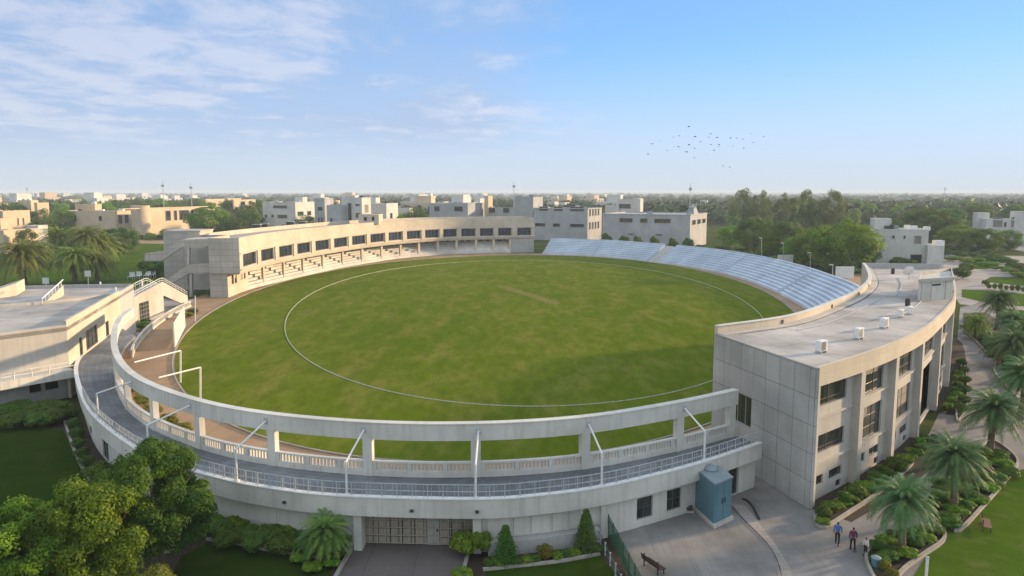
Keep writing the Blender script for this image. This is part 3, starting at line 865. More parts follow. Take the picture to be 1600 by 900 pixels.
lw = MB(); lo_ = [(2.6, 4.2, 2.9, 5.3), (4.9, 6.5, 2.9, 5.3), (9.2, 10.8, 3.3, 5.5), (11.4, 13.0, 3.3, 5.5)]
wall_open(lw, Fp, 0, t0, .0, .4, 0, 5.74, lo_); lw.build('lower_wall', M['conc_warm'], GS)
for o in lo_: window(GS, Fp, *o[:4], .2, 1, 2, 'frame', 'glass')
strip(sub(Fp, t1, LF[-1], 2), 1.4, 1.8, 0, 5.74).build('lower_wall', M['conc_grey'], GS)
# rooftop stair room
y_ = 283
x0, x1 = XU(560, y_, 15), XU(592, y_, 15)
rm = MB().box(x0, x1, y_, y_ + 9, 13.9, 17.6).build('roof_room', M['conc_warm'], GS)
MB().box(x0 + 2, x0 + 3.1, y_ - .05, y_, 15.3, 16.6).build('window', M['void'], rm); MB().box(x0 + 5, x0 + 5.9, y_ - .05, y_, 15.3, 16.8).build('window', M['void'], rm)
# stair tower and outside stairs at the near end of the grandstand
ST = thing('stair_tower', 'concrete stair tower with two zigzag outside flights at the near end of the cream grandstand', 'stair tower', (-83, 193, 0))
def poly_at(px, Y, dep, name, mat, parent=ST, **k):
    pts = [PY(u, v, Y) for u, v in px]
    for p in pts: p.z = max(p.z, -.3)
    return MB().extr(pts, (0, dep, 0)).build(name, mat, parent, **k)
poly_at([(255, 362), (293, 361), (293, 440), (297, 468), (258, 468)], 203, 9, 'tower_wall', M['conc_tower'])
poly_at([(293, 361), (312, 361), (312, 376), (293, 376)], 203, 9, 'tower_wall', M['conc_warm'])
poly_at([(255, 360.2), (313, 360.2), (313, 362), (255, 362)], 202.9, 9.2, 'coping', M['conc_soft'])
poly_at([(293, 376), (336, 374), (336, 468), (293, 468)], 203.5, .4, 'landing_wall', M['conc_soft'])
poly_at([(336, 425), (355, 425), (355, 465), (336, 463)], 188.5, 12, 'lower_wall', M['conc_tower'])
poly_at([(312, 372), (334, 371), (334, 408), (300, 416), (300, 408), (312, 402)], 202.8, .3, 'landing_wall', M['conc_soft'])
# flights (parapets with thickness)
poly_at([(226, 396), (254, 392), (285, 375), (312, 373.5), (333, 373.5), (333, 382), (312, 388), (285, 386), (252, 408), (226, 408)], 190, 1.0, 'upper_flight', M['conc_tower'])
poly_at([(285, 374), (333, 373.5), (333, 375), (285, 375.3)], 191.2, 9, 'upper_landing', M['conc_soft'])
poly_at([(240, 444), (256, 440), (294, 414), (336, 410), (336, 424), (314, 428), (296, 427), (262, 447), (240, 455)], 189.5, 1.0, 'lower_flight', M['conc_tower'])
poly_at([(294, 420), (336, 418), (336, 421), (294, 423)], 190.8, 12, 'lower_landing', M['conc_soft'])
poly_at([(324, 392), (333, 392), (333, 409), (324, 410)], 203.3, .15, 'door', M['void'])
poly_at([(292, 387), (295.5, 387), (295.5, 414), (292, 414)], 190, .9, 'column', M['conc_soft'])
poly_at([(296, 428), (300, 428), (300, 466), (296, 466)], 189.8, .9, 'column', M['conc_soft'])

# ================================================================== BLUE TERRACES (right)
Bf = crv([(12.6, 318.5), (33.5, 307.5), (49.5, 286), (59.5, 268), (65.3, 250), (68.3, 228), (68.6, 203), (67, 184), (64.9, 166.7), (60.5, 150)], 2.5)
LT = arclen(Bf)
def terrace(s0, s1, label, nt=9):
    T = thing('terrace_stand', label, 'terraces', (*at_s(Bf, (s0 + s1) / 2, LT)[0], 0), 'open terraces beside the field')
    p = sub(Bf, s0, s1, 2.5)
    prof = [(0, 0), (0, .7)]; o, z = 0.0, .7; rs = []
    for k in range(nt):
        rs.append((o, z)); o += 1.0; prof.append((o, z)); z += .62; prof.append((o, z))
    prof.append((o + .35, z)); prof.append((o + .35, 0))
    MB().sweep(p, prof).build('steps', M['seat'], T)
    mb = MB()
    for (a, b) in [(i * 1.0, .7 + (i - 1) * .62) for i in range(1, nt + 1)]:
        mb.sweep(p, [(a - .012, b + .06), (a - .002, b + .06), (a - .002, b + .46), (a - .012, b + .46)])
    mb.build('risers', M['seat_edge'], T)
    return T
sg0, sg1 = s_at_u(Bf, 1011, 0), s_at_u(Bf, 1020, 0)
TA = terrace(0, sg0 - .5, 'pale blue open terraces between the end of the grandstand and the sloping gap')
TB = terrace(sg1 + 2.5, LT[-1], 'pale blue open terraces curving from the sloping gap to the right wing building')
for T, ss in ((TA, [.43]), (TB, [.30, .66])):
    a0, a1 = (0, sg0 - .5) if T is TA else (sg1 + 2.5, LT[-1])
    for f in ss:
        mb = MB(); q, d, n = at_s(Bf, a0 + (a1 - a0) * f, LT)
        for k in range(9):
            c = q + n * (k * 1.0 + .5); z = .7 + k * .62
            mb.prism([c - d * .5 - n * .5, c + d * .5 - n * .5, c + d * .5 - n * .05, c - d * .5 - n * .05], z, z + .3)
        mb.build('aisle_steps', M['seat_edge'], T)
# sloped bank in the gap
q0, _, n0 = at_s(Bf, sg0, LT); q1, _, n1_ = at_s(Bf, sg1 + 2.2, LT)
mb = MB(); mb.add([(*q0, .05), (*q1, .05), (*(q1 + n1_ * 9.5), 5.6), (*(q0 + n0 * 9.5), 5.6), (*(q0 + n0 * 9.5), 0), (*(q1 + n1_ * 9.5), 0)],
                  [[0, 1, 2, 3], [3, 2, 5, 4], [0, 3, 4], [1, 5, 2]])
single(mb, 'grass_ramp', M['conc_grey'], 'worn sloping ramp in the gap between the two pale blue terraces', 'ramp')

# dark gutter line and pipes on the wing roof
strip(sub(Bi, 2, LT * 0 + arclen(Bi)[-1] - 2, 1.3) if False else sub(Bi, 2, arclen(Bi)[-1] - 2, 1.3), -1.5, -1.36, 11.8, 11.83).build('gutter_line', M['dark_metal'], RB)
for f0, f1, o in ((.1, .45, -3.2), (.5, .8, -4.6), (.3, .62, -8.0)):
    Lb = arclen(Bi)[-1]; p = offs(sub(Bi, Lb * f0, Lb * f1, 2), o)
    MB().tubes([(q.x, q.y, 11.88) for q in p], .05, 6).build('pipe', M['rail'], RB)
for f in (.12, .3, .47, .6, .78):
    q, d, n = at_s(Bi, arclen(Bi)[-1] * f); c = q - n * .46
    MB().prism([c - d * .14 - n * .05, c + d * .14 - n * .05, c + d * .14 + n * .05, c - d * .14 + n * .05], 12.0, 12.4).build('outlet', M['dark_metal'], RB)
tri_sheet([P(1142, 786), P(1165, 815), P(1195, 845), P(1213, 872), P(1224, 975), P(1250, 975), P(1236, 890), P(1212, 850), P(1188, 820), P(1165, 790)], -0.012, M['paving'], 'pale_walk_strip')

_p = sub(Bo, .3, 27, 1.5); _q = offs(_p, -3.4)
tri_sheet([(x.x, x.y) for x in offs(_p, .7)] + [(x.x, x.y) for x in _q[::-1]], -0.008, M['soil'], 'wing_bed')
_p = sub(Bo, 38, LB[-1] - 4, 1.5); _q = offs(_p, -2.2)
tri_sheet([(x.x, x.y) for x in offs(_p, .7)] + [(x.x, x.y) for x in _q[::-1]], -0.008, M['soil'], 'wing_bed')
# ================================================================== ANNEX on the left
AN = thing('annex_building', 'low concrete building with a wide flat roof at the left edge beside the walkway', 'building', (-75, 105, 0))
ZA = 9.4
K = Vector((-55.9, 95)); K2 = Vector((-64.2, 124.5))
foot = [K, K2, Vector((-67.5, 136)), Vector((-80, 134.5)), Vector((-98, 130)), Vector((-125, 112)), Vector((-100, 70)), Vector((-72, 74)), Vector((-60.6, 88.9))]
mb = MB(); mb.prism(foot, ZA - .8, ZA - .3); mb.build('roof', M['roof'], AN)
def wseg(a, b, z0, z1, ops=(), mat='conc_warm', nm='wall', off=0.0, th=.35):
    mb = MB(); pth = [Vector(a), Vector(b)]; L = (pth[1] - pth[0]).length
    wall_open(mb, pth, 0, L, off, th, z0, z1, list(ops), 80)
    return mb.build(nm, M[mat], AN)
wo = [(5.2, 6.8, 4.2, 6.7), (8.6, 15.0, 4.3, 7.0), (20, 22, 4.1, 6.4)]
wseg(K, K2, 0, ZA + .5, wo, 'conc_warm')
for o in wo: window(AN, [K, K2], *o, .15, 3 if o[1] - o[0] > 3 else 1, 2, 'frame', 'glass')
wseg(foot[-1], K, 4.0, ZA, (), 'conc_soft'); wseg(foot[-2], foot[-1], 4.0, ZA, (), 'conc_soft')
wseg(foot[-1], K, 0, 4.0, [(3.2, 4.6, 1.4, 2.6), (5.0, 6.6, 1.4, 2.6)], 'conc_grey', off=.6); wseg(foot[-2], foot[-1], 0, 4.0, [], 'conc_grey', off=.6)
for i in (1, 2, 3, 4): wseg(foot[i], foot[i + 1], 0, ZA + .25, (), 'conc_grey', 'parapet_wall')
# balcony in front
bp = [foot[-2], foot[-1], K - Vector((.1, .2))]
strip(bp, -1.9, 0, 3.0, 4.0).build('balcony_slab', M['conc_white'], AN)
mb = MB()
for z in (4.45, 4.95): mb.sweep(bp, [(-1.82, z), (-1.74, z), (-1.74, z + .08), (-1.82, z + .08)])
for k in range(13):
    q, d, n = at_s(bp, k * 1.9 + .6); q = q - n * 1.78
    if k * 1.9 + .6 < arclen(bp)[-1]: mb.box(q.x - .05, q.x + .05, q.y - .05, q.y + .05, 4.0, 4.95)
mb.build('railing', M['white_metal'], AN)
mb = MB(); mb.box(-61.8, -61.2, 88.0, 88.6, 7.0, 7.2); mb.build('wall_lamp', M['white_metal'], AN)
# roof upstands
st_ = [P(-40, 482, ZA - .1), P(60, 474, ZA - .1), P(120, 468, ZA - .1), P(180, 461, ZA - .1)]
strip(crv(st_, 2), 0, .5, ZA - .29, ZA + .15).build('roof_upstand', M['conc_soft'], AN)
a, b = P(66, 474, ZA - .1), P(97, 462, ZA - .1)
mb = MB(); mb.extr([(a.x, a.y, ZA - .28), (b.x, b.y, ZA - .28), (b.x, b.y, ZA + 1.3)], (-1.2, 2.6, 0)); mb.build('stair_hood', M['conc_warm'], AN)
mb = MB()
for o in (0, 1):
    mb.tube((a.x + o * -1.2, a.y + o * 2.6, ZA + .6), (b.x + o * -1.2, b.y + o * 2.6, ZA + 2.2), .09)
for k in range(7):
    t = k / 6; q = Vector((a.x, a.y, ZA)).lerp(Vector((b.x, b.y, ZA)), t); mb.tube((q.x, q.y, q.z + 1.6 * t + .6), (q.x, q.y, q.z + 1.6 * t - .2), .06)
mb.build('railing', M['white_metal'], AN)
a = P(-30, 470, ZA - .2); b = P(26, 461, ZA - .2)
mb = MB(); mb.prism([(a.x, a.y), (b.x, b.y), (b.x - 3, b.y + 7), (a.x - 3, a.y + 7)], ZA - .28, [ZA + .7, ZA + 1.7, ZA + 1.7, ZA + .7]); mb.build('roof_block', M['conc_warm'], AN)
for u, v in ((157, 449), (181, 458), (16, 463), (222, 447)):
    q = P(u, v, ZA - .3); mb = MB(); mb.tube((q.x, q.y, ZA - .3), (q.x, q.y, ZA + .7), .16); mb.build('vent_pipe', M['white_metal'], AN)
# ---------------------------------------------- stair bridge behind the annex
SB = thing('stair_bridge', 'cream wall carrying an outside stair that rises and drops between annex and stair tower', 'staircase', (-73, 155, 0))
W = [Vector((-71.6, 135)), Vector((-73.2, 149)), Vector((-73.3, 160)), Vector((-74.6, 175))]
tops = [4.3, 5.9, 7.2, 2.2]
def at_w(s):
    L = arclen(W); q, d, n = at_s(W, s, L)
    for i in range(1, 4):
        if s <= L[i] + 1e-6: return q, d, n, tops[i - 1] + (tops[i] - tops[i - 1]) * (s - L[i - 1]) / (L[i] - L[i - 1])
    return q, d, n, tops[-1]
mb = MB(); L_ = arclen(W)[-1]
brk = [0, 14.2, 18.4, 22, 25.1, 36, L_]
for a, b in zip(brk, brk[1:]):
    qa_, d, n, za = at_w(a); qb_, _, _, zb = at_w(b)
    z0 = 4.2 if a == 14.2 else (0.0 if a != 25.1 else 4.6)
    if a == 25.1:
        mb.extr([(qa_.x, qa_.y, 4.3), (qb_.x, qb_.y, 1.0), (qb_.x, qb_.y, zb), (qa_.x, qa_.y, za)], (-.35, 0, 0)); continue
    mb.extr([(qa_.x, qa_.y, z0), (qb_.x, qb_.y, z0), (qb_.x, qb_.y, zb), (qa_.x, qa_.y, za)], (-.35, 0, 0))
mb.build('stair_wall', M['conc_soft'], SB)
window(SB, W, 14.2, 18.4, .1, 4.2, .1, 4, 5, 'frame_pale', 'glass', name='grille_door')
mb = MB()
for k in range(44):
    qa_, d, n, z = at_w(L_ * k / 44); qb_, _, _, z2 = at_w(L_ * (k + 1) / 44)
    mb.prism([qa_ + n * .35, qb_ + n * .35, qb_ + n * 3.4, qa_ + n * 3.4], min(z, z2) - .7, min(z, z2) - .35)
mb.build('steps', M['conc_soft'], SB)
for o in (.1, 3.3):
    mb = MB(); pts = []
    for k in range(23):
        q, d, n, z = at_w(L_ * k / 22); q = q + n * o; pts.append((q.x, q.y, z + .9)); mb.tube((q.x, q.y, z - .3), (q.x, q.y, z + .9), .04, n=5)
    mb.tubes(pts, .06); mb.tubes([(x, y, z - .45) for x, y, z in pts], .05)
    mb.build('railing', M['white_metal'], SB)
mb = MB().extr([(-76.0, 134.6, ZD - .4), (-63.0, 115.5, ZD - .4), (-63.0, 115.5, ZD - .01), (-76.0, 134.6, ZD - .01)], (3.6, 0.9, 0)); mb.build('landing', M['conc_soft'], SB)
# curved balustrade between the stair court and the running path
bc = crv([P(206, 560), P(212, 545), P(228, 524), P(252, 504), P(276, 489), P(298, 479)], 1.2)
BAL = thing('court_balustrade', 'low curved pale balustrade between the stair court and the brown path', 'balustrade', (*bc[0], 0))
mb = strip(bc, -.15, .15, 0, .35); mb.sweep(bc, [(-.18, 1.15), (.18, 1.15), (.18, 1.32), (-.18, 1.32)])
for k in range(int(arclen(bc)[-1] / .5)):
    q, d, n = at_s(bc, k * .5 + .2); mb.prism([q - d * .09 - n * .09, q + d * .09 - n * .09, q + d * .09 + n * .09, q - d * .09 + n * .09], .35, 1.15)
mb.build('balustrade', M['conc_white'], BAL)
tri_sheet([P(206, 556), P(228, 522), P(252, 502), P(298, 477), P(306, 468), P(240, 466), P(205, 495), P(180, 520)], 0.015, M['paving'], 'stair_court')
# sight screen and steel frames by the path
a, b = P(274, 545), P(290, 512)
SS = thing('sight_screen', 'tall white slatted screen standing on the brown path at the left edge of the field', 'screen', (a.x, a.y, 0))
pth = [V2(a), V2(b)]; n_ = 11; Ls = (V2(b) - V2(a)).length
for k in range(n_):
    p = sub(pth, Ls * k / n_ + .05, Ls * (k + 1) / n_ - .05, 9); strip(p, 0, .12, .25, 4.3).build('slat', M['white_metal'], SS)
mb = MB()
for k in (0, .5, 1):
    q = pth[0].lerp(pth[1], k); mb.tube((q.x - .2, q.y, 0), (q.x - .2, q.y, 4.4), .1)
mb.build('posts', M['rail'], SS)
for i, (pu, pv, tv, lu, lv, lab) in enumerate([(282, 598, 548, 210, 566, 'white steel post frame over the brown path, the farther of two'), (313, 632, 574, 248, 590, 'white steel post frame over the brown path, the nearer of two')]):
    b = P(pu, pv); t = PY(pu, tv, b.y); l = P(lu, lv, t.z)
    F_ = thing('gantry', lab, 'gantry', (b.x, b.y, 0), 'steel frames over the path')
    MB().tube(b, t, .13, .13, 8).build('post', M['white_metal'], F_, smooth=40)
    mb = MB(); mb.tube(t, P(lu, lv, t.z * .97), .1, .1, 8); mb.build('cross_bar', M['white_metal'], F_, smooth=40)
b = P(305, 502); t = PY(305, 462, b.y)
single(MB().tube(b, t, .12, .1, 8), 'steel_post', M['white_metal'], 'lone white post beside the path beyond the slatted screen', 'post', smooth=40)
# ---------------------------------------------------------------- sign posts on the left lawn
for u, v0, v1, lab in ((72, 434, 452, 'short white sign on a post between the first two palms at left'), (138, 423, 446, 'white lamp post with small box between the date palms at left')):
    b = P(u, v1); t = PY(u, v0, b.y)
    T_ = thing('sign_post', lab, 'post', (b.x, b.y, 0))
    MB().tube(b, t, .14).build('post', M['white_metal'], T_)
    MB().box(b.x - .8, b.x + .9, b.y - .1, b.y + .1, t.z - 1.6, t.z).build('board', M['white_metal'], T_)

# ================================================================== PLAZA OBJECTS
a, b, c = V2(P(1085, 796)), V2(P(1115, 824)), V2(P(1142, 811)); d = a + c - b
CB = thing('cabin', 'weathered blue metal cabin with a round vent on its flat roof standing in the plaza', 'cabin', (*((a + c) / 2), 0))
cc = (a + b + c + d) / 4; g = lambda p, k: cc + (p - cc) * k
MB().prism([g(p, 1.14) for p in (a, b, c, d)], 0, .28).build('plinth', M['conc_soft'], CB)
MB().prism([a, b, c, d], .28, 3.42).build('body', M['cabin'], CB, bevel=.02)
MB().prism([g(p, 1.05) for p in (a, b, c, d)], 3.421, 3.55).build('roof', M['cabin_roof'], CB)
MB().lathe((cc.x - .1, cc.y + .5, 3.55), [(.55, 0), (.58, .12), (.45, .3), (.2, .36), (.14, .5), (.01, .52)], 18).build('vent', M['cabin_roof'], CB, smooth=40)
e1 = (c - b).normalized(); m1 = Vector((e1.y, -e1.x)); lc = (c - b).length
dmb = MB()
for o in (.15, lc / 2 + .03):
    p = b + e1 * o; q = b + e1 * (o + lc / 2 - .18)
    dmb = MB().prism([p, p + m1 * .035, q + m1 * .035, q], .45, 3.3); dd_ = dmb.build('door', M['cabin'], CB, bevel=.01)
    p = b + e1 * (lc / 2 + (-.25 if o < .2 else .12)); MB().prism([p + m1 * .036, p + m1 * .09, p + e1 * .1 + m1 * .09, p + e1 * .1 + m1 * .036], 1.7, 2.1).build('handle', M['dark_metal'], dd_)
mb = MB().tubes([(d.x, d.y, 3.6), (d.x + .1, d.y + .3, 3.8), (d.x + .6, d.y + 1.0, 3.7), (d.x + .9, d.y + 1.8, 3.0)], .07); mb.build('duct', M['dark_metal'], CB)
q = P(1074, 800)
PM = thing('water_pump', 'small dark pump with pipes beside the blue cabin', 'pump', q)
MB().tube((q.x - .4, q.y, .35), (q.x + .4, q.y + .1, .35), .22, .2, 12).build('motor', M['dark_metal'], PM, smooth=40)
MB().box(q.x - .5, q.x + .5, q.y - .25, q.y + .3, 0, .12).build('base', M['conc_grey'], PM)
MB().tubes([(q.x - .3, q.y, .5), (q.x - .3, q.y + .1, 1.1), (q.x - .1, q.y + .5, 1.2), (q.x - .1, q.y + .5, .1)], .06).build('pipe', M['dark_metal'], PM)
cab = crv([P(1144, 792), P(1165, 815), P(1195, 845), P(1213, 872), P(1222, 905), P(1226, 940)], .4)
single(MB().tubes([(p.x, p.y, .03) for p in cab], .022, 6), 'power_cable', M['dark_metal'], 'black cable snaking over the plaza from the blue cabin', 'cable')
hs = crv([P(1160, 780), P(1168, 783), P(1176, 792), P(1186, 812)], .3)
single(MB().tubes([(p.x, p.y, .06) for p in hs], .1, 6), 'fallen_pipe', M['dark_metal'], 'short dark pipe lying on the plaza between cabin and wing', 'pipe')
# green fence beside the plaza
fa, fb = V2(P(950, 838)), V2(P(1012, 960))
for i, (o, lab) in enumerate([(0, 'green wire fence along the left side of the plaza'), (-.9, 'low pale fence beside the green one left of the plaza')]):
    FN = thing('fence', lab, 'fence', (fa.x + o, fa.y, 0))
    pth = [fa + Vector((o, 0)), fb + Vector((o, 0))]; Lf = (fb - fa).length
    for k in range(8):
        q, d, n = at_s(pth, Lf * k / 7); MB().box(q.x - .05, q.x + .05, q.y - .05, q.y + .05, 0, 1.75 - i * .75).build('post', M['rail' if i else 'fence_green'] if 'fence_green' in M else M['rail'], FN)
    mb = MB()
    for z in ([.15, .5, .9, 1.3, 1.65] if not i else [.3, .8]): mb.sweep(pth, [(-.02, z), (.02, z), (.02, z + .05), (-.02, z + .05)])
    if not i:
        for k in range(70): q, d, n = at_s(pth, Lf * k / 70); mb.box(q.x - .012, q.x + .012, q.y - .012, q.y + .012, .1, 1.7)
    mb.build('mesh', M['leaf_green_paint'] if 'leaf_green_paint' in M else M['rail'], FN)
def make_bench(loc, rz, label, mat='wood', name='bench'):
    B = thing(name, label, 'bench', (0, 0, 0))
    for k in range(5): MB().box(-.95, .95, -.28 + k * .115, -.19 + k * .115, .42, .455).build('seat_slat', M[mat], B)
    for k in range(4): MB().prism([(-.95, .33 + k * .03), (.95, .33 + k * .03), (.95, .36 + k * .03), (-.95, .36 + k * .03)], .52 + k * .11, .60 + k * .11).build('back_slat', M[mat], B)
    for x in (-.75, .75): MB().box(x - .04, x + .04, -.26, -.2, 0, .41).box(x - .04, x + .04, .26, .32, 0, .95).box(x - .04, x + .04, -.28, .3, .37, .415).build('leg', M['dark_metal'], B)
    B.location = loc; B.rotation_euler = (0, 0, rz)
    return B
q = P(1541, 826); make_bench((q.x, q.y, .02), R(62), 'slatted red brown bench on the grass beside the long planter at right')
q = P(1022, 890); make_bench((q.x, q.y, 0), R(118), 'dark wooden bench at the left edge of the plaza by the fence', 'dark_wood')
q = P(1446, 915)
BO = thing('bollard_post', 'pale green painted post at the bottom edge of the right lawn', 'post', (q.x, q.y, 0))
MB().tube((q.x, q.y, 0), (q.x, q.y, 1.95), .09, .09, 10).build('post', M['white_metal'], BO, smooth=40); MB().lathe((q.x, q.y, 1.95), [(.12, 0), (.12, .06), (.02, .1)], 10).build('cap', M['rail'], BO)
q = P(1368, 888)
BI = thing('litter_bin', 'small blue bin at the tip of the palm planter', 'bin', (q.x, q.y, 0))
MB().lathe((q.x, q.y, 0), [(.26, 0), (.32, .75)], 14).build('body', M['cabin'], BI, smooth=40); MB().lathe((q.x, q.y, .75), [(.34, 0), (.34, .06), (.2, .14)], 14).build('lid', M['cabin_roof'], BI, smooth=40)
# ---- planters
def planter(px, name, label, h=.3, t=.22, z=0):
    pts = [V2(P(u, v)) for u, v in px]
    ar = sum(a.x * b.y - b.x * a.y for a, b in zip(pts, pts[1:] + pts[:1]))
    if ar < 0: pts = pts[::-1]
    path = crv(pts, .6, True)
    T_ = thing(name, label, 'planter', (*pts[0], 0))
    strip(path, 0, t, 0, h, True).build('kerb', M['kerb'], T_)
    s = offs(path, t * .9, True); bm = MB(); bm.add([(p.x, p.y, h - .12) for p in s], [list(range(len(s)))]); bm.build('soil', M['soil'], T_)
    return path
PL1 = planter([(1350, 872), (1372, 852), (1400, 836), (1440, 830), (1474, 832), (1476, 848), (1440, 874), (1410, 898), (1398, 925), (1372, 920)], 'planter', 'kerbed island planter with one palm at the lower right')
PL2 = planter([(1480, 822), (1440, 800), (1446, 780), (1480, 752), (1520, 712), (1550, 690), (1590, 718), (1582, 742), (1540, 792), (1500, 832)], 'planter', 'long kerbed planter with palms between the paved path and the lawn')
PL3 = planter([(1275, 822), (1292, 826), (1330, 803), (1370, 776), (1412, 742), (1428, 722), (1400, 722), (1360, 752), (1280, 800)], 'planter', 'kerbed shrub bed along the foot of the wing building')
PL4 = planter([(1493, 655), (1507, 650), (1513, 620), (1512, 590), (1505, 565), (1497, 590)], 'planter', 'narrow kerbed shrub bed beyond the entrance of the wing building')
pk = crv([P(1503, 515), P(1520, 530), P(1540, 552), P(1556, 560), P(1552, 580), P(1566, 600), P(1590, 625)], .8)
single(strip(pk, 0, .25, 0, .3), 'path_kerb', M['kerb'], 'curving stone kerb along the right side of the paved path', 'kerb')
pk = crv([P(99, 660), P(112, 700), P(130, 738), P(150, 765), P(185, 800), P(215, 860)], .8)
single(strip(pk, 0, .25, 0, .22), 'lawn_kerb', M['kerb'], 'curving pale kerb between the near left lawn and the hedge', 'kerb')
pk = crv([P(320, 845), P(360, 850), P(420, 862), P(480, 870), P(520, 880)], .8)
single(strip(pk, 0, .22, 0, .2), 'lawn_kerb', M['kerb'], 'low stone kerb in front of the dark hedge left of the driveway', 'kerb')
pk = crv([P(755, 893), P(820, 886), P(880, 879), P(938, 868)], .8)
single(strip(pk, 0, .22, 0, .2), 'lawn_kerb', M['kerb'], 'low stone kerb in front of the cypress bed right of the driveway', 'kerb')
for (p1, p2, lab) in (((566, 828), (505, 940), 'kerb along the left side of the driveway'), ((741, 828), (713, 940), 'kerb along the right side of the driveway')):
    single(strip([V2(P(*p1)), V2(P(*p2))], -.12, .12, 0, .25), 'driveway_kerb', M['kerb'], 'pale ' + lab, 'kerb')
a, b = V2(P(262, 866)), V2(P(322, 822))
mb = MB(); mb.seg(a, b, .3, 0, 1.1)
single(mb, 'garden_wall', M['conc_grey'], 'short low concrete wall in front of the big dark tree', 'wall')
# AC units on the wing roof
AC = thing('ac_unit', 'boxy white air conditioner on the wing roof, nearest to the camera', 'air conditioner', (0, 0, 0), 'air conditioners on the wing roof')
MB().box(-.5, .5, -.24, .24, .14, .98).build('casing', M['white_metal'], AC, bevel=.03)
MB().box(-.42, -.3, -.26, .26, 0, .14).box(.3, .42, -.26, .26, 0, .14).build('feet', M['rail'], AC)
mb = MB()
for k in range(9): mb.box(-.4, .22, -.27, -.241, .24 + k * .075, .275 + k * .075)
mb.lathe((0, 0, 0), [(.01, 0), (.01, .01)], 3); mb.build('grille', M['dark_metal'], AC)
mb = MB(); mb.lathe((0, 0, 0), [(.30, 0), (.30, .02)], 16); 
pl_ = [(1283, 551, 0), (1341, 530, 1), (1381, 513, 2), (1407, 496, 3), (1421, 491, 4)]
labs = ['', 'second white air conditioner from the near end of the wing roof', 'third white air conditioner from the near end of the wing roof', 'white air conditioner just before the roof room on the wing', 'air conditioner tight against the roof room on the wing']
for u, v, i in pl_:
    q = P(u, v, 11.82)
    if i == 0: AC.location = q; AC.rotation_euler = (0, 0, R(38)); AC.scale = (1.15,) * 3
    else: copy_tree(AC, q, R(38 + i * 4), 1.15 if i < 3 else .95, labs[i])
q = P(1420, 436, 11.82)
DI = thing('satellite_dish', 'grey satellite dish on the wing roof near the back parapet', 'satellite dish', q)
MB().tube(q, q + Vector((0, 0, 1.0)), .06).build('mast', M['rail'], DI)
mb = MB().lathe((0, 0, 0), [(.01, 0), (.35, .04), (.65, .14), (.9, .3), (.88, .33), (.6, .17), (.01, .04)], 18)
mb.v = [tuple(Matrix.Rotation(R(-60), 3, 'X') @ Vector(v) + q + Vector((0, 0, 1.2))) for v in mb.v]; mb.build('reflector', M['white_metal'], DI, smooth=50)
for i, (u, v, lab) in enumerate([(1395, 428, 'dark drum on the wing roof against the back parapet'), (1418, 478, 'dark can beside the door of the wing roof room')]):
    q = P(u, v, 11.82); single(MB().lathe(q, [(.28, 0), (.32, .4), (.3, .9), (.1, 1.0)], 12), 'drum', M['dark_metal'], lab, 'drum', smooth=40)
# small boxes on the grandstand roof
for i, (u, v, lab) in enumerate([(407, 357, 'nearest dark vent box on the grandstand roof'), (419, 356, 'second dark vent box on the grandstand roof'), (458, 352, 'third dark vent box on the grandstand roof'), (478, 352, 'fourth dark vent box on the grandstand roof')]):
    q = P(u, v, 14.0); q.x, q.y = q.x - 1, q.y
    t_ = thing('roof_vent', lab, 'vent', (q.x, q.y, 13.9), 'vent boxes on the grandstand roof'); MB().box(q.x - 1.2, q.x + 1.2, q.y - 1, q.y + 1, 13.9, 15.2).build('box', M['dark_metal'], t_, bevel=.1); MB().box(q.x - 1.3, q.x + 1.3, q.y - 1.1, q.y + 1.1, 15.21, 15.35).build('cover', M['rail'], t_)

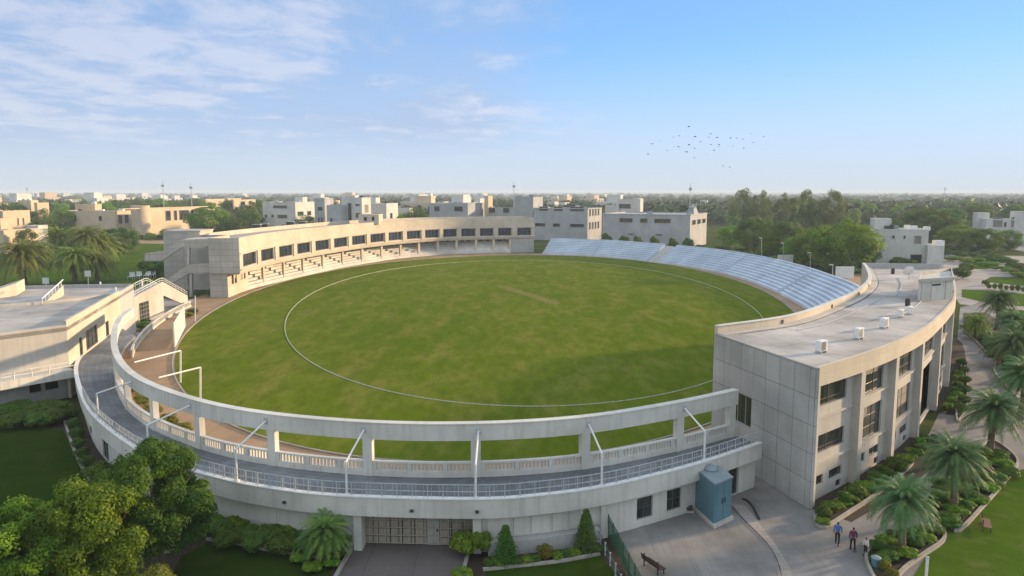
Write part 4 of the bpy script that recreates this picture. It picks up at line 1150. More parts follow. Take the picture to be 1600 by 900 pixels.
# ================================================================== PEOPLE
def skinmesh(name, verts, edges, radii, mat, parent, sub_=2, root=0):
    me = bpy.data.meshes.new(name); me.from_pydata([tuple(v) for v in verts], edges, []); me.materials.append(mat)
    o = bpy.data.objects.new(name, me); COL.objects.link(o); o.parent = parent
    sk = o.modifiers.new('skin', 'SKIN'); sk.use_smooth_shade = True
    for i, r in enumerate(radii):
        d = me.skin_vertices[0].data[i]; d.radius = r if isinstance(r, tuple) else (r, r); d.use_root = (i == root)
    ss = o.modifiers.new('sub', 'SUBSURF'); ss.levels = sub_; ss.render_levels = sub_
    return o
def person(loc, rz, label, shirt, trousers, h=1.72, stride=.22, hair_c=(0.015, 0.012, 0.01), long_sleeve=True, skin_c=(0.25, 0.13, 0.08)):
    Pn = thing('person', label, 'person', (0, 0, 0))
    k = h / 1.72
    S_ = lambda n, c: plain(n, c, .8, 0, .15, 6)
    sk, sh, tr, hr = S_('skin', skin_c), S_('shirt', shirt), S_('trousers', trousers), S_('hair', hair_c)
    s = stride
    V_ = [(0, 0, .95), (0, 0, 1.12), (0, .01, 1.32), (0, .01, 1.45), (0, -.01, 1.53), (0, -.015, 1.62), (0, -.01, 1.70),
          (.10, 0, .90), (.11, -s * .55, .50), (.11, -s * .9, .08), (.11, -s * .9 - .14, .03),
          (-.10, 0, .90), (-.11, s * .35, .50), (-.11, s * 1.0, .10), (-.11, s * 1.0 - .13, .03),
          (.19, 0, 1.41), (.25, s * .35, 1.14), (.25, s * .15 - .06, .90), (.25, s * .1 - .10, .81),
          (-.19, 0, 1.41), (-.25, -s * .3, 1.14), (-.25, -s * .7 - .04, .92), (-.25, -s * .8 - .08, .83)]
    E_ = [(0, 1), (1, 2), (2, 3), (3, 4), (4, 5), (5, 6), (0, 7), (7, 8), (8, 9), (9, 10), (0, 11), (11, 12), (12, 13), (13, 14), (3, 15), (15, 16), (16, 17), (17, 18), (3, 19), (19, 20), (20, 21), (21, 22)]
    R_ = [(.14, .10), (.13, .09), (.155, .10), (.09, .07), .052, (.078, .095), (.06, .075), .082, .055, .038, .032, .082, .055, .038, .032, .055, .042, .03, .032, .055, .042, .03, .032]
    sc = lambda L: [(x * k, y * k, z * k) for x, y, z in L]
    skinmesh('body', sc(V_), E_, [((r[0] * k, r[1] * k) if isinstance(r, tuple) else r * k) for r in R_], sk, Pn)
    tv = [V_[0], (V_[1][0], 0, 1.05)] + V_[7:10] + V_[11:14]
    te = [(0, 1), (0, 2), (2, 3), (3, 4), (0, 5), (5, 6), (6, 7)]
    skinmesh('trousers', sc(tv), te, [r * k if not isinstance(r, tuple) else (r[0] * k, r[1] * k) for r in [(.155, .115), (.145, .105), .10, .073, .062, .10, .073, .062]], tr, Pn)
    sv = [(0, 0, 1.0), V_[1], V_[2], (0, .01, 1.46), V_[15], V_[16], V_[17], V_[19], V_[20], V_[21]]
    se = [(0, 1), (1, 2), (2, 3), (3, 4), (4, 5), (5, 6), (3, 7), (7, 8), (8, 9)]
    skinmesh('shirt', sc(sv), se, [r * k if not isinstance(r, tuple) else (r[0] * k, r[1] * k) for r in [(.16, .12), (.15, .105), (.175, .12), (.10, .08), .07, .058, .045, .07, .058, .045]], sh, Pn)
    hv = [(0, .03, 1.57), (0, .035, 1.66), (0, .005, 1.735)]
    skinmesh('hair', sc(hv), [(0, 1), (1, 2)], [(.06 * k, .05 * k), (.085 * k, .08 * k), (.07 * k, .085 * k)], hr, Pn)
    for x, y in ((.11, -s * .9 - .06), (-.11, s * 1.0 - .05)):
        MB().box(x * k - .055, x * k + .055, y * k - .15, y * k + .12, 0, .09).build('shoe', M['dark_metal'], Pn, bevel=.02)
    Pn.location = loc; Pn.rotation_euler = (0, 0, rz)
    return Pn
q = P(1308, 851); person((q.x, q.y, 0), R(150), 'person walking in a blue shirt and dark trousers, left of the two on the plaza', (0.06, 0.14, 0.42), (0.015, 0.015, 0.02), 1.75)
q = P(1332, 860); person((q.x, q.y, 0), R(165), 'person walking in a maroon purple top and dark trousers on the plaza', (0.12, 0.02, 0.07), (0.012, 0.012, 0.025), 1.75)
q = P(1352, 868); person((q.x, q.y, 0), R(-60), 'shorter person in a white shirt standing at the tip of the palm planter', (0.6, 0.58, 0.55), (0.02, 0.02, 0.02), 1.35, .06)
q = P(1580, 672); person((q.x, q.y, 0), R(20), 'person in pale blue clothes standing on the paved path behind the palms', (0.35, 0.42, 0.55), (0.1, 0.12, 0.16), 1.7, .05)
# ================================================================== VEGETATION
def quadmesh(name, pos, nrm, size, mat, rng, asp=0.62):
    n = len(pos)
    t = rng.normal(size=(n, 3)); t -= nrm * (t * nrm).sum(1, keepdims=True); t /= np.linalg.norm(t, axis=1, keepdims=True) + 1e-9
    b = np.cross(nrm, t); s = (size * rng.uniform(.65, 1.35, n))[:, None] if np.ndim(size) == 0 else size[:, None]
    v = np.stack([pos - t * s, pos - b * s * asp, pos + t * s, pos + b * s * asp], 1).reshape(-1, 3).astype(np.float32)
    me = bpy.data.meshes.new(name)
    me.vertices.add(4 * n); me.vertices.foreach_set('co', v.ravel())
    me.loops.add(4 * n); me.loops.foreach_set('vertex_index', np.arange(4 * n, dtype=np.int32))
    me.polygons.add(n); me.polygons.foreach_set('loop_start', np.arange(0, 4 * n, 4, dtype=np.int32))
    try: me.polygons.foreach_set('loop_total', np.full(n, 4, dtype=np.int32))
    except Exception: pass
    me.update(calc_edges=True); me.materials.append(mat)
    return me
def crown_pts(rng, clumps, per, lo=.72):
    """clumps: array of x,y,z,r ; leaves lie on and just inside the clump surfaces"""
    c = np.repeat(np.array(clumps), per, 0); n = len(c)
    d = rng.normal(size=(n, 3)); d[:, 2] += .35; d /= np.linalg.norm(d, axis=1, keepdims=True)
    rr = c[:, 3] * (lo + (1.06 - lo) * rng.random(n) ** .6)
    pos = c[:, :3] + d * rr[:, None] * np.array([1, 1, .8])
    nr = d * 1.0 + rng.normal(size=(n, 3)) * .33; nr[:, 2] += .25; nr /= np.linalg.norm(nr, axis=1, keepdims=True)
    return pos, nr
def clumpset(rng, n, rx, rz, zc, r0, r1, flat=.0, lumps=None):
    out = []
    for _ in range(n):
        d = rng.normal(size=3); d /= np.linalg.norm(d)
        k = rng.uniform(.5, 1.0) ** .6
        out.append((d[0] * rx * k, d[1] * rx * k, zc + d[2] * rz * k, rng.uniform(r0, r1)))
    return out
RNG = np.random.default_rng(11)
def limbs(h, r, rng, n=4, top=.75, spread=.5):
    mb = MB()
    mb.tubes([(0, 0, 0), (r * .3, 0, h * .3), (0, r * .4, h * .55)], [r, r * .75, r * .55], 8)
    for k in range(n):
        a = 2 * math.pi * (k + rng.random() * .6) / n
        mb.tubes([(0, r * .3, h * .45), (math.cos(a) * h * spread * .4, math.sin(a) * h * spread * .4, h * .65), (math.cos(a) * h * spread, math.sin(a) * h * spread, h * top)], [r * .5, r * .3, r * .12], 6)
    return mb
PROTO = {}
def proto_tree(key, name, n, rx, rz, zc, r0, r1, per, leaf, mat, trunk_r=.03, extra=None, seed=0):
    """unit tree: height about 1"""
    rng = np.random.default_rng(100 + seed)
    cl = clumpset(rng, n, rx, rz, zc, r0, r1) + (extra or [])
    pos, nr = crown_pts(rng, cl, per)
    cm = quadmesh('crown', pos, nr, leaf, M[mat], rng)
    tm_ = limbs(.7, trunk_r, rng, 4, .9, .3)
    tmo = tm_.build('trunk', M['bark']); tme = tmo.data; bpy.data.objects.remove(tmo)
    PROTO[key] = (name, cm, tme)
def put_tree(key, loc, w, h, label, cat='tree', group=None, rz=None):
    name, cm, tme = PROTO[key]
    root = thing(name, label, cat, loc, group)
    root.rotation_euler = (0, 0, random.uniform(0, 6.28) if rz is None else rz)
    root.scale = (w, w, h)
    for nm, me in (('crown', cm), ('trunk', tme)):
        if me is None: continue
        o = bpy.data.objects.new(nm, me); COL.objects.link(o); o.parent = root
    return root
random.seed(5)
# unit protos: crown radius ~0.5 wide, height 1
for i, (k, mt) in enumerate((('t0', 'leaf_mid'), ('t1', 'leaf_dark'), ('t2', 'leaf_grey'), ('t3', 'leaf_mid'))):
    proto_tree(k, ('broadleaf_tree', 'dark_tree', 'grey_green_tree', 'broadleaf_tree')[i], 40, .36, .36, .50, .10, .17, 150, .020, mt, seed=i)
proto_tree('big', 'large_tree', 66, .41, .39, .49, .075, .15, 330, .0125, 'leaf_mid', seed=9)
proto_tree('big2', 'large_tree', 66, .41, .39, .50, .075, .15, 330, .0125, 'leaf_dark', seed=10)
proto_tree('euc', 'eucalyptus_tree', 34, .32, .38, .54, .08, .13, 190, .013, 'leaf_grey', trunk_r=.018, seed=12)
proto_tree('euc2', 'eucalyptus_tree', 34, .36, .40, .54, .07, .12, 190, .013, 'leaf_grey', trunk_r=.018, seed=14)
def proto_bush(key, name, n, rx, rz, zc, r0, r1, per, leaf, mat, seed):
    rng = np.random.default_rng(200 + seed)
    pos, nr = crown_pts(rng, clumpset(rng, n, rx, rz, zc, r0, r1), per)
    PROTO[key] = (name, quadmesh('foliage', pos, nr, leaf, M[mat], rng), None)
proto_bush('b0', 'round_bush', 22, .30, .28, .45, .16, .24, 150, .04, 'leaf_bush', 1)
proto_bush('b1', 'dark_bush', 24, .34, .26, .42, .15, .24, 150, .04, 'leaf_dark', 2)
proto_bush('b2', 'yellow_bush', 20, .32, .26, .42, .14, .22, 150, .045, 'leaf_yellow', 3)
proto_bush('b3', 'leafy_bush', 26, .36, .24, .40, .12, .22, 130, .05, 'leaf_mid', 4)
# cypress
rng = np.random.default_rng(5); cl = [(math.cos(a) * .2 * (1 - z) ** .8, math.sin(a) * .2 * (1 - z) ** .8, z, (.17 * (1 - z) ** .6 + .03) * rng.uniform(.7, 1.3)) for z in np.linspace(.06, .95, 26) for a in (z * 40, z * 40 + 2.1, z * 40 + 4.2)]
pos, nr = crown_pts(rng, cl, 70); PROTO['cyp'] = ('cypress_bush', quadmesh('foliage', pos, nr, .022, M['leaf_bush'], rng), None)

def px_tree(key, u, vtop, vbase, hw, label, group=None, cat='tree'):
    q = P(u, vbase); t = PY(u, vtop, q.y)
    wid = 2 * hw / FPX * (q.y * cp + 20 * sp_)
    return put_tree(key, q, wid, t.z, label, cat, group)

# ---------------------------------------------------------------- near trees, bottom left
def near_tree(name, u, vb, H_, rad, n, label, mat, seed, leaf=.105, per=520, rr=(.55, 1.15), zc=.58, rz=.34):
    rng = np.random.default_rng(300 + seed)
    q = P(u, vb)
    T_ = thing(name, label, 'tree', q)
    cl = clumpset(rng, n, rad * .8, H_ * rz, H_ * zc, *rr)
    pos, nr = crown_pts(rng, cl, per, .6)
    pos += rng.normal(size=pos.shape) * .09
    me = quadmesh('crown', pos, nr, leaf, M[mat], rng, .5)
    o = bpy.data.objects.new('crown', me); COL.objects.link(o); o.parent = T_
    tb = limbs(H_ * .75, .24, rng, 6, .95, .35); b = tb.build('trunk', M['bark'], None); b.parent = T_
    return T_
near_tree('flowering_tree', 252, 893, 9.9, 4.7, 120, 'big dark green tree in front of the walkway wall, nearest to the gate', 'leaf_near', 1, rr=(.35, .95), zc=.54, rz=.37)
near_tree('flowering_tree', 150, 950, 8.8, 4.1, 110, 'lime green tree between the corner tree and the big dark one', 'leaf_lime', 2, rr=(.35, .95), zc=.54, rz=.37)
near_tree('flowering_tree', 38, 975, 8.1, 4.0, 110, 'yellow green tree filling the bottom left corner of the view', 'leaf_lime', 3, rr=(.35, .95), zc=.54, rz=.37)
near_tree('small_tree', 180, 795, 4.4, 2.1, 28, 'low dark leafy tree behind the big one beside the curved kerb', 'leaf_near', 4, leaf=.11, rr=(.4, .8), zc=.5, rz=.36)
near_tree('small_tree', 240, 975, 3.6, 2.0, 30, 'small yellow flowering shrub tree beside the low concrete wall', 'leaf_yellow', 5, leaf=.10, rr=(.4, .7), zc=.5, rz=.36)

# ---------------------------------------------------------------- palms
def frond(rng, L, az, el, droop, w, nl, vs, fs, base, mi=0, fan=False):
    """curved rachis with paired leaflets"""
    d = Vector((math.cos(az), math.sin(az), 0)); p = Vector(base); pts = [p.copy()]; ang = el; st = L / nl
    side = Vector((-d.y, d.x, 0))
    for i in range(nl):
        ang -= droop / nl * (0.6 + .8 * i / nl)
        p = p + (d * math.cos(ang) + Vector((0, 0, 1)) * math.sin(ang)) * st
        pts.append(p.copy())
    for i in range(1, nl + 1):
        t = i / nl
        ll = w * math.sin(math.pi * min(1, .18 + t * .82)) ** .6 * (1 - .35 * t)
        tg = (pts[i] - pts[i - 1]).normalized(); up = side.cross(tg)
        for s in (-1, 1):
            a = pts[i]
            dirn = (side * s * .8 + tg * .62 + up * rng.uniform(-.05, .35)).normalized()
            tip = a + dirn * ll * rng.uniform(.85, 1.1) - Vector((0, 0, ll * .18))
            wd = tg * st * .62
            b = len(vs); vs += [tuple(a - wd * .6), tuple(a + wd * .6), tuple(tip)]; fs.append([b, b + 1, b + 2])
    for i in range(nl):
        b = len(vs); k = side * (.035 * L / 3) * (1 - i / nl)
        vs += [tuple(pts[i] - k), tuple(pts[i] + k), tuple(pts[i + 1] + k * .8), tuple(pts[i + 1] - k * .8)]; fs.append([b, b + 1, b + 2, b + 3])
def palm_proto(seed, nf, L, H_, tr, leafm, w=.32, droop=1.9, nl=26, elr=(-.5, 1.35)):
    rng = np.random.default_rng(seed); vs, fs = [], []
    for k in range(nf):
        el = elr[0] + (elr[1] - elr[0]) * ((k + .5) / nf) ** .9
        frond(rng, L * rng.uniform(.85, 1.08) * (1 - .18 * max(0, el)), k * 2.39996 + rng.uniform(-.15, .15), el + rng.uniform(-.1, .1), droop * rng.uniform(.8, 1.15) * (.55 + .5 * (el > 0)), w * L, nl, vs, fs, (0, 0, H_ + .1 * el))
    me = bpy.data.meshes.new('fronds'); me.from_pydata(vs, [], fs); me.materials.append(M[leafm])
    v2, f2 = [], []
    for k in range(14): frond(rng, L * rng.uniform(.45, .7), k * 2.39996 * 1.3 + rng.uniform(-.3, .3), rng.uniform(-1.0, -.6), .5, w * L * .6, 14, v2, f2, (0, 0, H_ - .1))
    dead = bpy.data.meshes.new('dead_fronds'); dead.from_pydata(v2, [], f2); dead.materials.append(M['dead_frond'])
    tb = MB(); n = 14
    prof = []
    for i in range(n * 2):
        z = H_ * i / (n * 2 - 1); prof.append((tr * (1.35 - .35 * min(1, i / 8)) * (1.0 + (.12 if i % 2 else 0)), z))
    prof += [(tr * 1.5, H_ + .05), (tr * .8, H_ + .35)]
    tb.lathe((0, 0, 0), prof, 10); o = tb.build('trunk', M['bark'], smooth=60); tme = o.data; bpy.data.objects.remove(o)
    return me, tme, dead
DP = [palm_proto(1, 96, 8.8, 7.0, .6, 'palm', .17, 1.75, 30), palm_proto(2, 88, 8.4, 7.4, .55, 'palm', .18, 1.65, 30)]
RP = [palm_proto(3, 92, 3.5, 3.9, .23, 'palm_dark', .2, 1.65, 34), palm_proto(4, 96, 3.5, 4.3, .23, 'palm_dark', .2, 1.6, 34)]
def put_palm(pr, u, vb, sc, label, name='date_palm', group=None, zs=1.0):
    q = P(u, vb); T_ = thing(name, label, 'palm tree', q, group); T_.rotation_euler = (random.uniform(-.07, .07), random.uniform(-.07, .07), random.uniform(0, 6.28)); T_.scale = (sc * random.uniform(.94, 1.06), sc * random.uniform(.94, 1.06), sc * zs * random.uniform(.93, 1.07))
    for nm, me in (('fronds', pr[0]), ('trunk', pr[1]), ('dead_fronds', pr[2])):
        o = bpy.data.objects.new(nm, me); COL.objects.link(o); o.parent = T_
    return T_
g_ = 'date palms on the left lawn'
put_palm(DP[0], 38, 447, 1.15, 'large date palm with a thick trunk standing farthest left', group=g_)
put_palm(DP[1], 117, 443, 1.05, 'date palm in the middle of the front three behind the annex roof', group=g_)
put_palm(DP[0], 152, 441, .9, 'slimmer date palm rightmost of the front three on the left lawn', group=g_)
put_palm(DP[1], 137, 413, 1.25, 'tall date palm behind the front three, before the cream house', group=g_, zs=1.1)
put_palm(DP[0], 165, 411, 1.1, 'date palm just right of the tall one before the cream house', group=g_)
put_palm(DP[1], 92, 412, 1.2, 'dark date palm in the second row behind the first palms', group=g_)
put_palm(DP[0], 62, 418, .9, 'small date palm half hidden between the left palms', group=g_)
g_ = 'palms beside the wing building'
put_palm(RP[0], 1409, 862, 1.0, 'feathery palm in the island planter, nearest of the right palms', 'feather_palm', g_)
put_palm(RP[1], 1491, 800, 1.08, 'feathery palm in the long planter behind the nearest one', 'feather_palm', g_)
put_palm(RP[1], 1546, 712, 1.2, 'feathery palm at the far end of the long planter', 'feather_palm', g_)
put_palm(RP[0], 1594, 655, 1.3, 'feathery palm cut by the right edge above the long planter', 'feather_palm', g_)
put_palm(RP[1], 1586, 600, 1.25, 'dense palm at the right edge beside the paved path', 'feather_palm', g_)
put_palm(RP[0], 1560, 575, 1.1, 'dark low palm just beyond the bend of the path', 'feather_palm', g_, .8)
put_palm(RP[0], 1592, 560, 1.3, 'palm behind the dense one at the right edge', 'feather_palm', g_, .8)
put_palm(RP[1], 1575, 540, 1.2, 'palm in the bed where the path bends', 'feather_palm', g_, .8)
put_palm(DP[0], 1523, 530, .42, 'slender palm on a tall trunk beside the far end of the paved path', 'date_palm', g_, 1.1)
put_palm(RP[1], 1557, 515, 1.3, 'small palm behind the slender tall one', 'feather_palm', g_)
# short palm left of the gate
GP = palm_proto(15, 84, 2.5, 2.1, .3, 'leaf_gatepalm', .24, 1.5, 24)
put_palm(GP, 507, 874, 1.0, 'short bushy palm with a shaggy trunk beside the driveway left of the gate', 'short_palm')

# ---------------------------------------------------------------- shrubs near the camera
def bush(key, u, v, w, h, label, group=None, cat='bush', z=0.0):
    q = P(u, v); q.z = z
    return put_tree(key, q, w, h, label, cat, group)
hedge = [(108, 652), (112, 668), (117, 684), (121, 700), (126, 716), (133, 730), (142, 745), (152, 757), (163, 769), (176, 782)]
for i, (u, v) in enumerate(hedge): bush('b0', u + 3, v, 1.9, 1.35, 'clipped round bush in the curved row between near lawn and walkway wall', 'bushes in the curved row')
for i, (u, v) in enumerate([(8, 648), (30, 640), (52, 645), (72, 640), (92, 642), (20, 662), (62, 660), (-12, 655), (40, 655), (84, 655)]):
    bush('b1', u, v + 6, 3.6, 2.1, 'dark dense shrub under the annex balcony at the left edge', 'shrubs under the annex')
bush('b2', 6, 668, 2.6, 1.7, 'light yellow green shrub at the left edge below the annex')
for i in range(16):
    u = 332 + i * 13.5; v = 822 + (i % 3) * 12 + i * 1.6
    bush('b1' if i % 3 else 'b3', u, v + 6, 2.3, 1.6 + .3 * (i % 2), 'dense dark hedge shrub between the big tree and the fan palm', 'hedge shrubs left of the driveway')
for u, v, w, h in ((470, 878, 1.6, 1.0), (488, 893, 1.5, .9), (530, 868, 1.2, 1.0), (541, 850, 1.1, .9), (518, 885, 1.3, .8)):
    bush('b3', u, v, w, h, 'loose leafy shrub beside the driveway kerb by the fan palm', 'shrubs by the fan palm')
bush('b3', 727, 868, 2.2, 2.5, 'tall broad leaved bush right of the gate, the left of two'); bush('b3', 752, 866, 1.7, 2.5, 'tall broad leaved bush right of the gate, the right of two')
bush('b3', 722, 905, 1.6, 1.0, 'low bush at the right side of the driveway')
bush('cyp', 790, 880, 2.9, 2.8, 'dark conical cypress bush in front of the plinth', cat='cypress'); bush('cyp', 915, 862, 2.7, 3.2, 'tall conical cypress bush left of the fence', cat='cypress')
bush('b2', 852, 874, 1.4, 1.4, 'light green rounded shrub between the two cypress bushes')
for i, (u, v) in enumerate([(808, 883), (822, 880), (836, 879), (870, 874), (884, 872), (897, 869), (932, 864), (776, 884), (765, 886)]):
    bush('b3' if i % 2 else 'b0', u, v, 1.1, .75, 'low leafy plant in the bed between the cypress bushes', 'low plants in the cypress bed')
# planter along the wing
for i, (u, v, w, h, k) in enumerate([(1287, 812, 1.3, 1.1, 'b0'), (1293, 800, 1.1, .9, 'b1'), (1305, 800, 1.2, .9, 'b3'), (1320, 790, 1.3, 1.2, 'b0'), (1335, 780, 1.6, 1.3, 'b1'), (1352, 770, 1.5, 1.2, 'b3'), (1365, 758, 1.5, 1.4, 'b1'), (1382, 750, 1.5, 1.3, 'b0'), (1398, 738, 1.7, 1.6, 'b1'), (1412, 728, 1.5, 1.3, 'b3'), (1285, 822, 1.0, .7, 'b3')]):
    bush(k, u, v, w * 1.25, h * 1.15, 'leafy shrub in the bed along the foot of the wing building', 'shrubs along the wing building', z=.1)
for u, v in ((1500, 645), (1506, 632), (1508, 615), (1508, 600), (1505, 585), (1502, 572)):
    bush('b0', u, v, 1.8, 1.3, 'rounded shrub in the narrow bed past the wing entrance', 'shrubs past the entrance', z=.1)
for u, v in ((1372, 862), (1385, 852), (1398, 845), (1420, 842), (1440, 838), (1460, 838), (1430, 855), (1445, 848), (1400, 868), (1415, 872), (1388, 878), (1376, 885)):
    bush('b3' if u % 2 else 'b0', u, v, 1.7, .9, 'low green ground shrub around the palm in the island planter', 'shrubs in the island planter', z=.1)
bush('b2', 1382, 893, 1.0, 1.0, 'bright yellow green clipped bush at the front of the island planter'); bush('b2', 1394, 905, 1.0, .9, 'second clipped yellow green bush at the front of the island planter')
rr_ = random.Random(3)
for i in range(60):
    t = rr_.random(); s_ = rr_.random()
    u = 1462 + (1568 - 1462) * t + (s_ - .5) * 46; v = 800 - 96 * t + (s_ - .5) * 40 + 10
    bush(('b3', 'b0', 'b1')[i % 3], u, v, rr_.uniform(1.3, 2.1), rr_.uniform(.7, 1.15), 'green shrub in the long planter with the palms', 'shrubs in the long planter', z=.1)
for i in range(46):
    t = rr_.random(); u = 1512 + 80 * t + rr_.uniform(-4, 18); v = 512 + 95 * t - rr_.uniform(0, 22)
    bush(('b3', 'b1', 'b0')[i % 3], u, v, rr_.uniform(2, 3.4), rr_.uniform(1, 1.8), 'shrub in the wide bed right of the paved path', 'shrubs right of the path')
# yellow shrubs between path and gallery, court plants
for u, v, w, h in ((208, 600, 2.2, 1.2), (222, 620, 2.0, 1.1), (238, 638, 2.0, 1.2), (262, 655, 2.0, 1.2), (285, 668, 1.9, 1.1), (330, 690, 1.6, .9), (350, 697, 1.4, .9)):
    bush('b2', u, v + 14, w * 1.25, h * 1.7, 'yellow flowering shrub between the brown path and the walkway columns', 'yellow shrubs behind the columns')
for u, v, w, h, k, lab in ((218, 516, 4.4, 2.4, 'b3', 'wide leafy shrub in the stair court'), (268, 468, 3.2, 2.6, 'b0', 'green shrub under the stair bridge'), (228, 508, 2.4, 1.6, 'b0', 'small shrub beside the wide one in the stair court'), (330, 463, 2.4, 2.6, 'b1', 'left of two dark shrubs at the foot of the stair tower'), (347, 463, 2.2, 2.6, 'b1', 'right of two dark shrubs at the foot of the stair tower'), (292, 497, 3, 1.5, 'b2', 'low yellow plant behind the slatted screen'), (302, 490, 3, 1.4, 'b0', 'low plant beside the lone white post')):
    bush(k, u, v, w, h, lab)

for i in range(26):
    s_ = .8 + i * 1.0; q, dd_, n_ = at_s(Bo, s_, LB); q = q - n_ * random.uniform(.7, 1.9)
    put_tree(('b1', 'b0', 'b3')[i % 3], (q.x, q.y, 0), random.uniform(1.1, 1.8), random.uniform(.6, 1.3), 'dark shrub growing against the foot of the pilasters', 'bush', 'shrubs at the pilaster feet')
for i in range(14):
    s_ = 39 + i * 1.7; q, dd_, n_ = at_s(Bo, s_, LB); q = q - n_ * random.uniform(.8, 1.4)
    put_tree(('b0', 'b3')[i % 2], (q.x, q.y, 0), random.uniform(1.2, 1.8), random.uniform(.7, 1.2), 'shrub growing by the far half of the pilaster front', 'bush', 'shrubs by the far pilasters')
# ================================================================== BACKGROUND HOUSES
def hbox(mb, uA, uB, uC, vtop, Y, al=22, z0=0, zt=None, dep=None):
    """box whose nearest vertical edge is seen in column uB at distance Y; left face ends at uA, right face at uC"""
    zt = PY(uB, vtop, Y).z if zt is None else zt
    a = R(al); B = Vector((XU(uB, Y, 8), Y))
    e1 = Vector((-math.cos(a), math.sin(a))); e2 = Vector((math.sin(a), math.cos(a)))
    def ln(e, u):
        k = (u - 800) / FPX
        # B.x + L e.x = k*(cp*(B.y+L e.y) + 18*sp)
        return (k * (cp * B.y + 18 * sp_) - B.x) / (e.x - k * cp * e.y)
    L1 = ln(e1, uA); L2 = dep if dep else max(6, min(60, ln(e2, uC)))
    A = B + e1 * L1; C = B + e2 * L2
    mb.prism([A, B, C, A + e2 * L2], z0, zt)
    return dict(A=A, B=B, C=C, e1=e1, e2=e2, L1=L1, L2=L2, zt=zt)
def hwin(par, g, face, f0, f1, z0, z1, glass='glass', name='window'):
    if face == 'f': p, q, n = g['A'].lerp(g['B'], f0), g['A'].lerp(g['B'], f1), -g['e2']
    else: p, q, n = g['B'].lerp(g['C'], f0), g['B'].lerp(g['C'], f1), -g['e1']
    d = (q - p).normalized(); W_ = (q - p).length; fr = .18
    mb = MB()
    def bx_(a, b, c, e, o0, o1): mb.prism([p + d * a + n * o0, p + d * b + n * o0, p + d * b + n * o1, p + d * a + n * o1], c, e)
    bx_(0, fr, z0, z1, .01, .2); bx_(W_ - fr, W_, z0, z1, .01, .2); bx_(fr, W_ - fr, z1 - fr, z1, .01, .2); bx_(fr, W_ - fr, z0, z0 + fr, .01, .2)
    f = mb.build(name, M['frame_pale'], par)
    mb = MB(); mb.prism([p + d * fr + n * .02, q - d * fr + n * .02, q - d * fr + n * .06, p + d * fr + n * .06], z0 + fr, z1 - fr)
    mb.build('pane', M[glass], f)
rh_ = random.Random(4)
def house(name, label, cat, blocks, wins=(), mat='house_white', al=22, cat2=None):
    g0 = None; lst = []
    for b in blocks:
        mb = MB(); g = hbox(mb, *b[:5], al if len(b) < 6 else b[5], *(b[6:] if len(b) > 6 else ()))
        lst.append((mb, g))
    B = lst[0][1]['B']
    T_ = thing(name, label, cat, (B.x, B.y, 0))
    for mb, g in lst:
        mb.build('wall', M[mat], T_)
        c = (g['A'] + g['C']) / 2; A, B_, C, D = g['A'], g['B'], g['C'], g['A'] + g['e2'] * g['L2']
        s = [c + (p - c) * 1.01 for p in (A, B_, C, D)]; r_ = [c + (p - c) * (1 - 1.2 / g['L1']) for p in (A, B_, C, D)]
        rm = MB()
        for i in range(4): rm.prism([s[i], s[(i + 1) % 4], r_[(i + 1) % 4], r_[i]], g['zt'] + .002, g['zt'] + .5)
        rm.build('parapet', M[mat], T_)
        if g['L1'] > 9 and g['L2'] > 5:
            for _ in range(rh_.randint(2, 4)):
                q = g['B'] + g['e1'] * rh_.uniform(2, g['L1'] - 2) + g['e2'] * rh_.uniform(1.5, max(1.6, g['L2'] - 2)); s_ = rh_.uniform(.5, 1.2); hh = rh_.uniform(.8, 1.9)
                MB().box(q.x - s_, q.x + s_, q.y - s_, q.y + s_, g['zt'] + .003, g['zt'] + hh).build('roof_tank', M[rh_.choice(['white_metal', 'house_grey', 'cabin_roof', 'dark_metal'])], T_)
    for w_ in wins:
        hwin(T_, lst[w_[0]][1], *w_[1:])
    return T_, [g for _, g in lst]
M['house_white'] = concrete('house_white', (0.60, 0.585, 0.55), None, .35, streak=.5)
M['house_cream'] = concrete('house_cream', (0.58, 0.47, 0.34), None, .3)
M['house_grey'] = concrete('house_grey', (0.42, 0.43, 0.44), None, .4, streak=.5)
def grid(bi, face, cols, z0, z1, gl='glass'): return [(bi, face, a, b, z0, z1, gl) for a, b in cols]
# back centre
house('office_block', 'grey block with wide windows and lit side wall behind the end of the grandstand', 'building',
      [(834, 918, 940, 327, 402, 26)], grid(0, 'f', [(.1, .27), (.38, .55), (.68, .94)], 15.6, 18) + grid(0, 'f', [(.02, .22), (.36, .5), (.68, .94)], 7.2, 9.2) + grid(0, 'r', [(.1, .2), (.3, .4), (.5, .6), (.7, .8)], 13, 17) + grid(0, 'r', [(.1, .2), (.3, .4), (.5, .6), (.7, .8)], 6, 10), 'house_grey')
house('stair_block', 'plain tall grey block rising above the office block behind the grandstand end', 'building', [(804, 833, 848, 309, 420, 26)], (), 'house_grey')
house('low_block', 'long grey building with three strip windows behind the small round trees', 'building',
      [(941, 1078, 1104, 337, 350, 26)], grid(0, 'f', [(.2, .36), (.44, .53), (.60, .79)], 11.4, 13.6) + grid(0, 'r', [(.1, .3), (.4, .6), (.7, .9)], 10.5, 13) + grid(0, 'f', [(.3, .38), (.62, .7)], 5.6, 6.4), 'house_grey')
house('upper_house', 'pale house with a brown window strip above the long grey building', 'house',
      [(963, 1000, 1003, 312, 470, 26), (945, 966, 968, 322, 474, 26)], grid(0, 'f', [(.1, .6)], 15.5, 18.5), 'house_white')
house('apartment_block', 'grey two window block with warm lit side behind the middle of the grandstand', 'building',
      [(671, 731, 757, 319, 440, 24), (757, 806, 812, 326, 446, 24)], grid(0, 'f', [(.13, .28), (.65, .88)], 14.5, 17.5) + grid(1, 'f', [(.05, .35), (.6, .8)], 13.5, 16.5), 'house_grey')
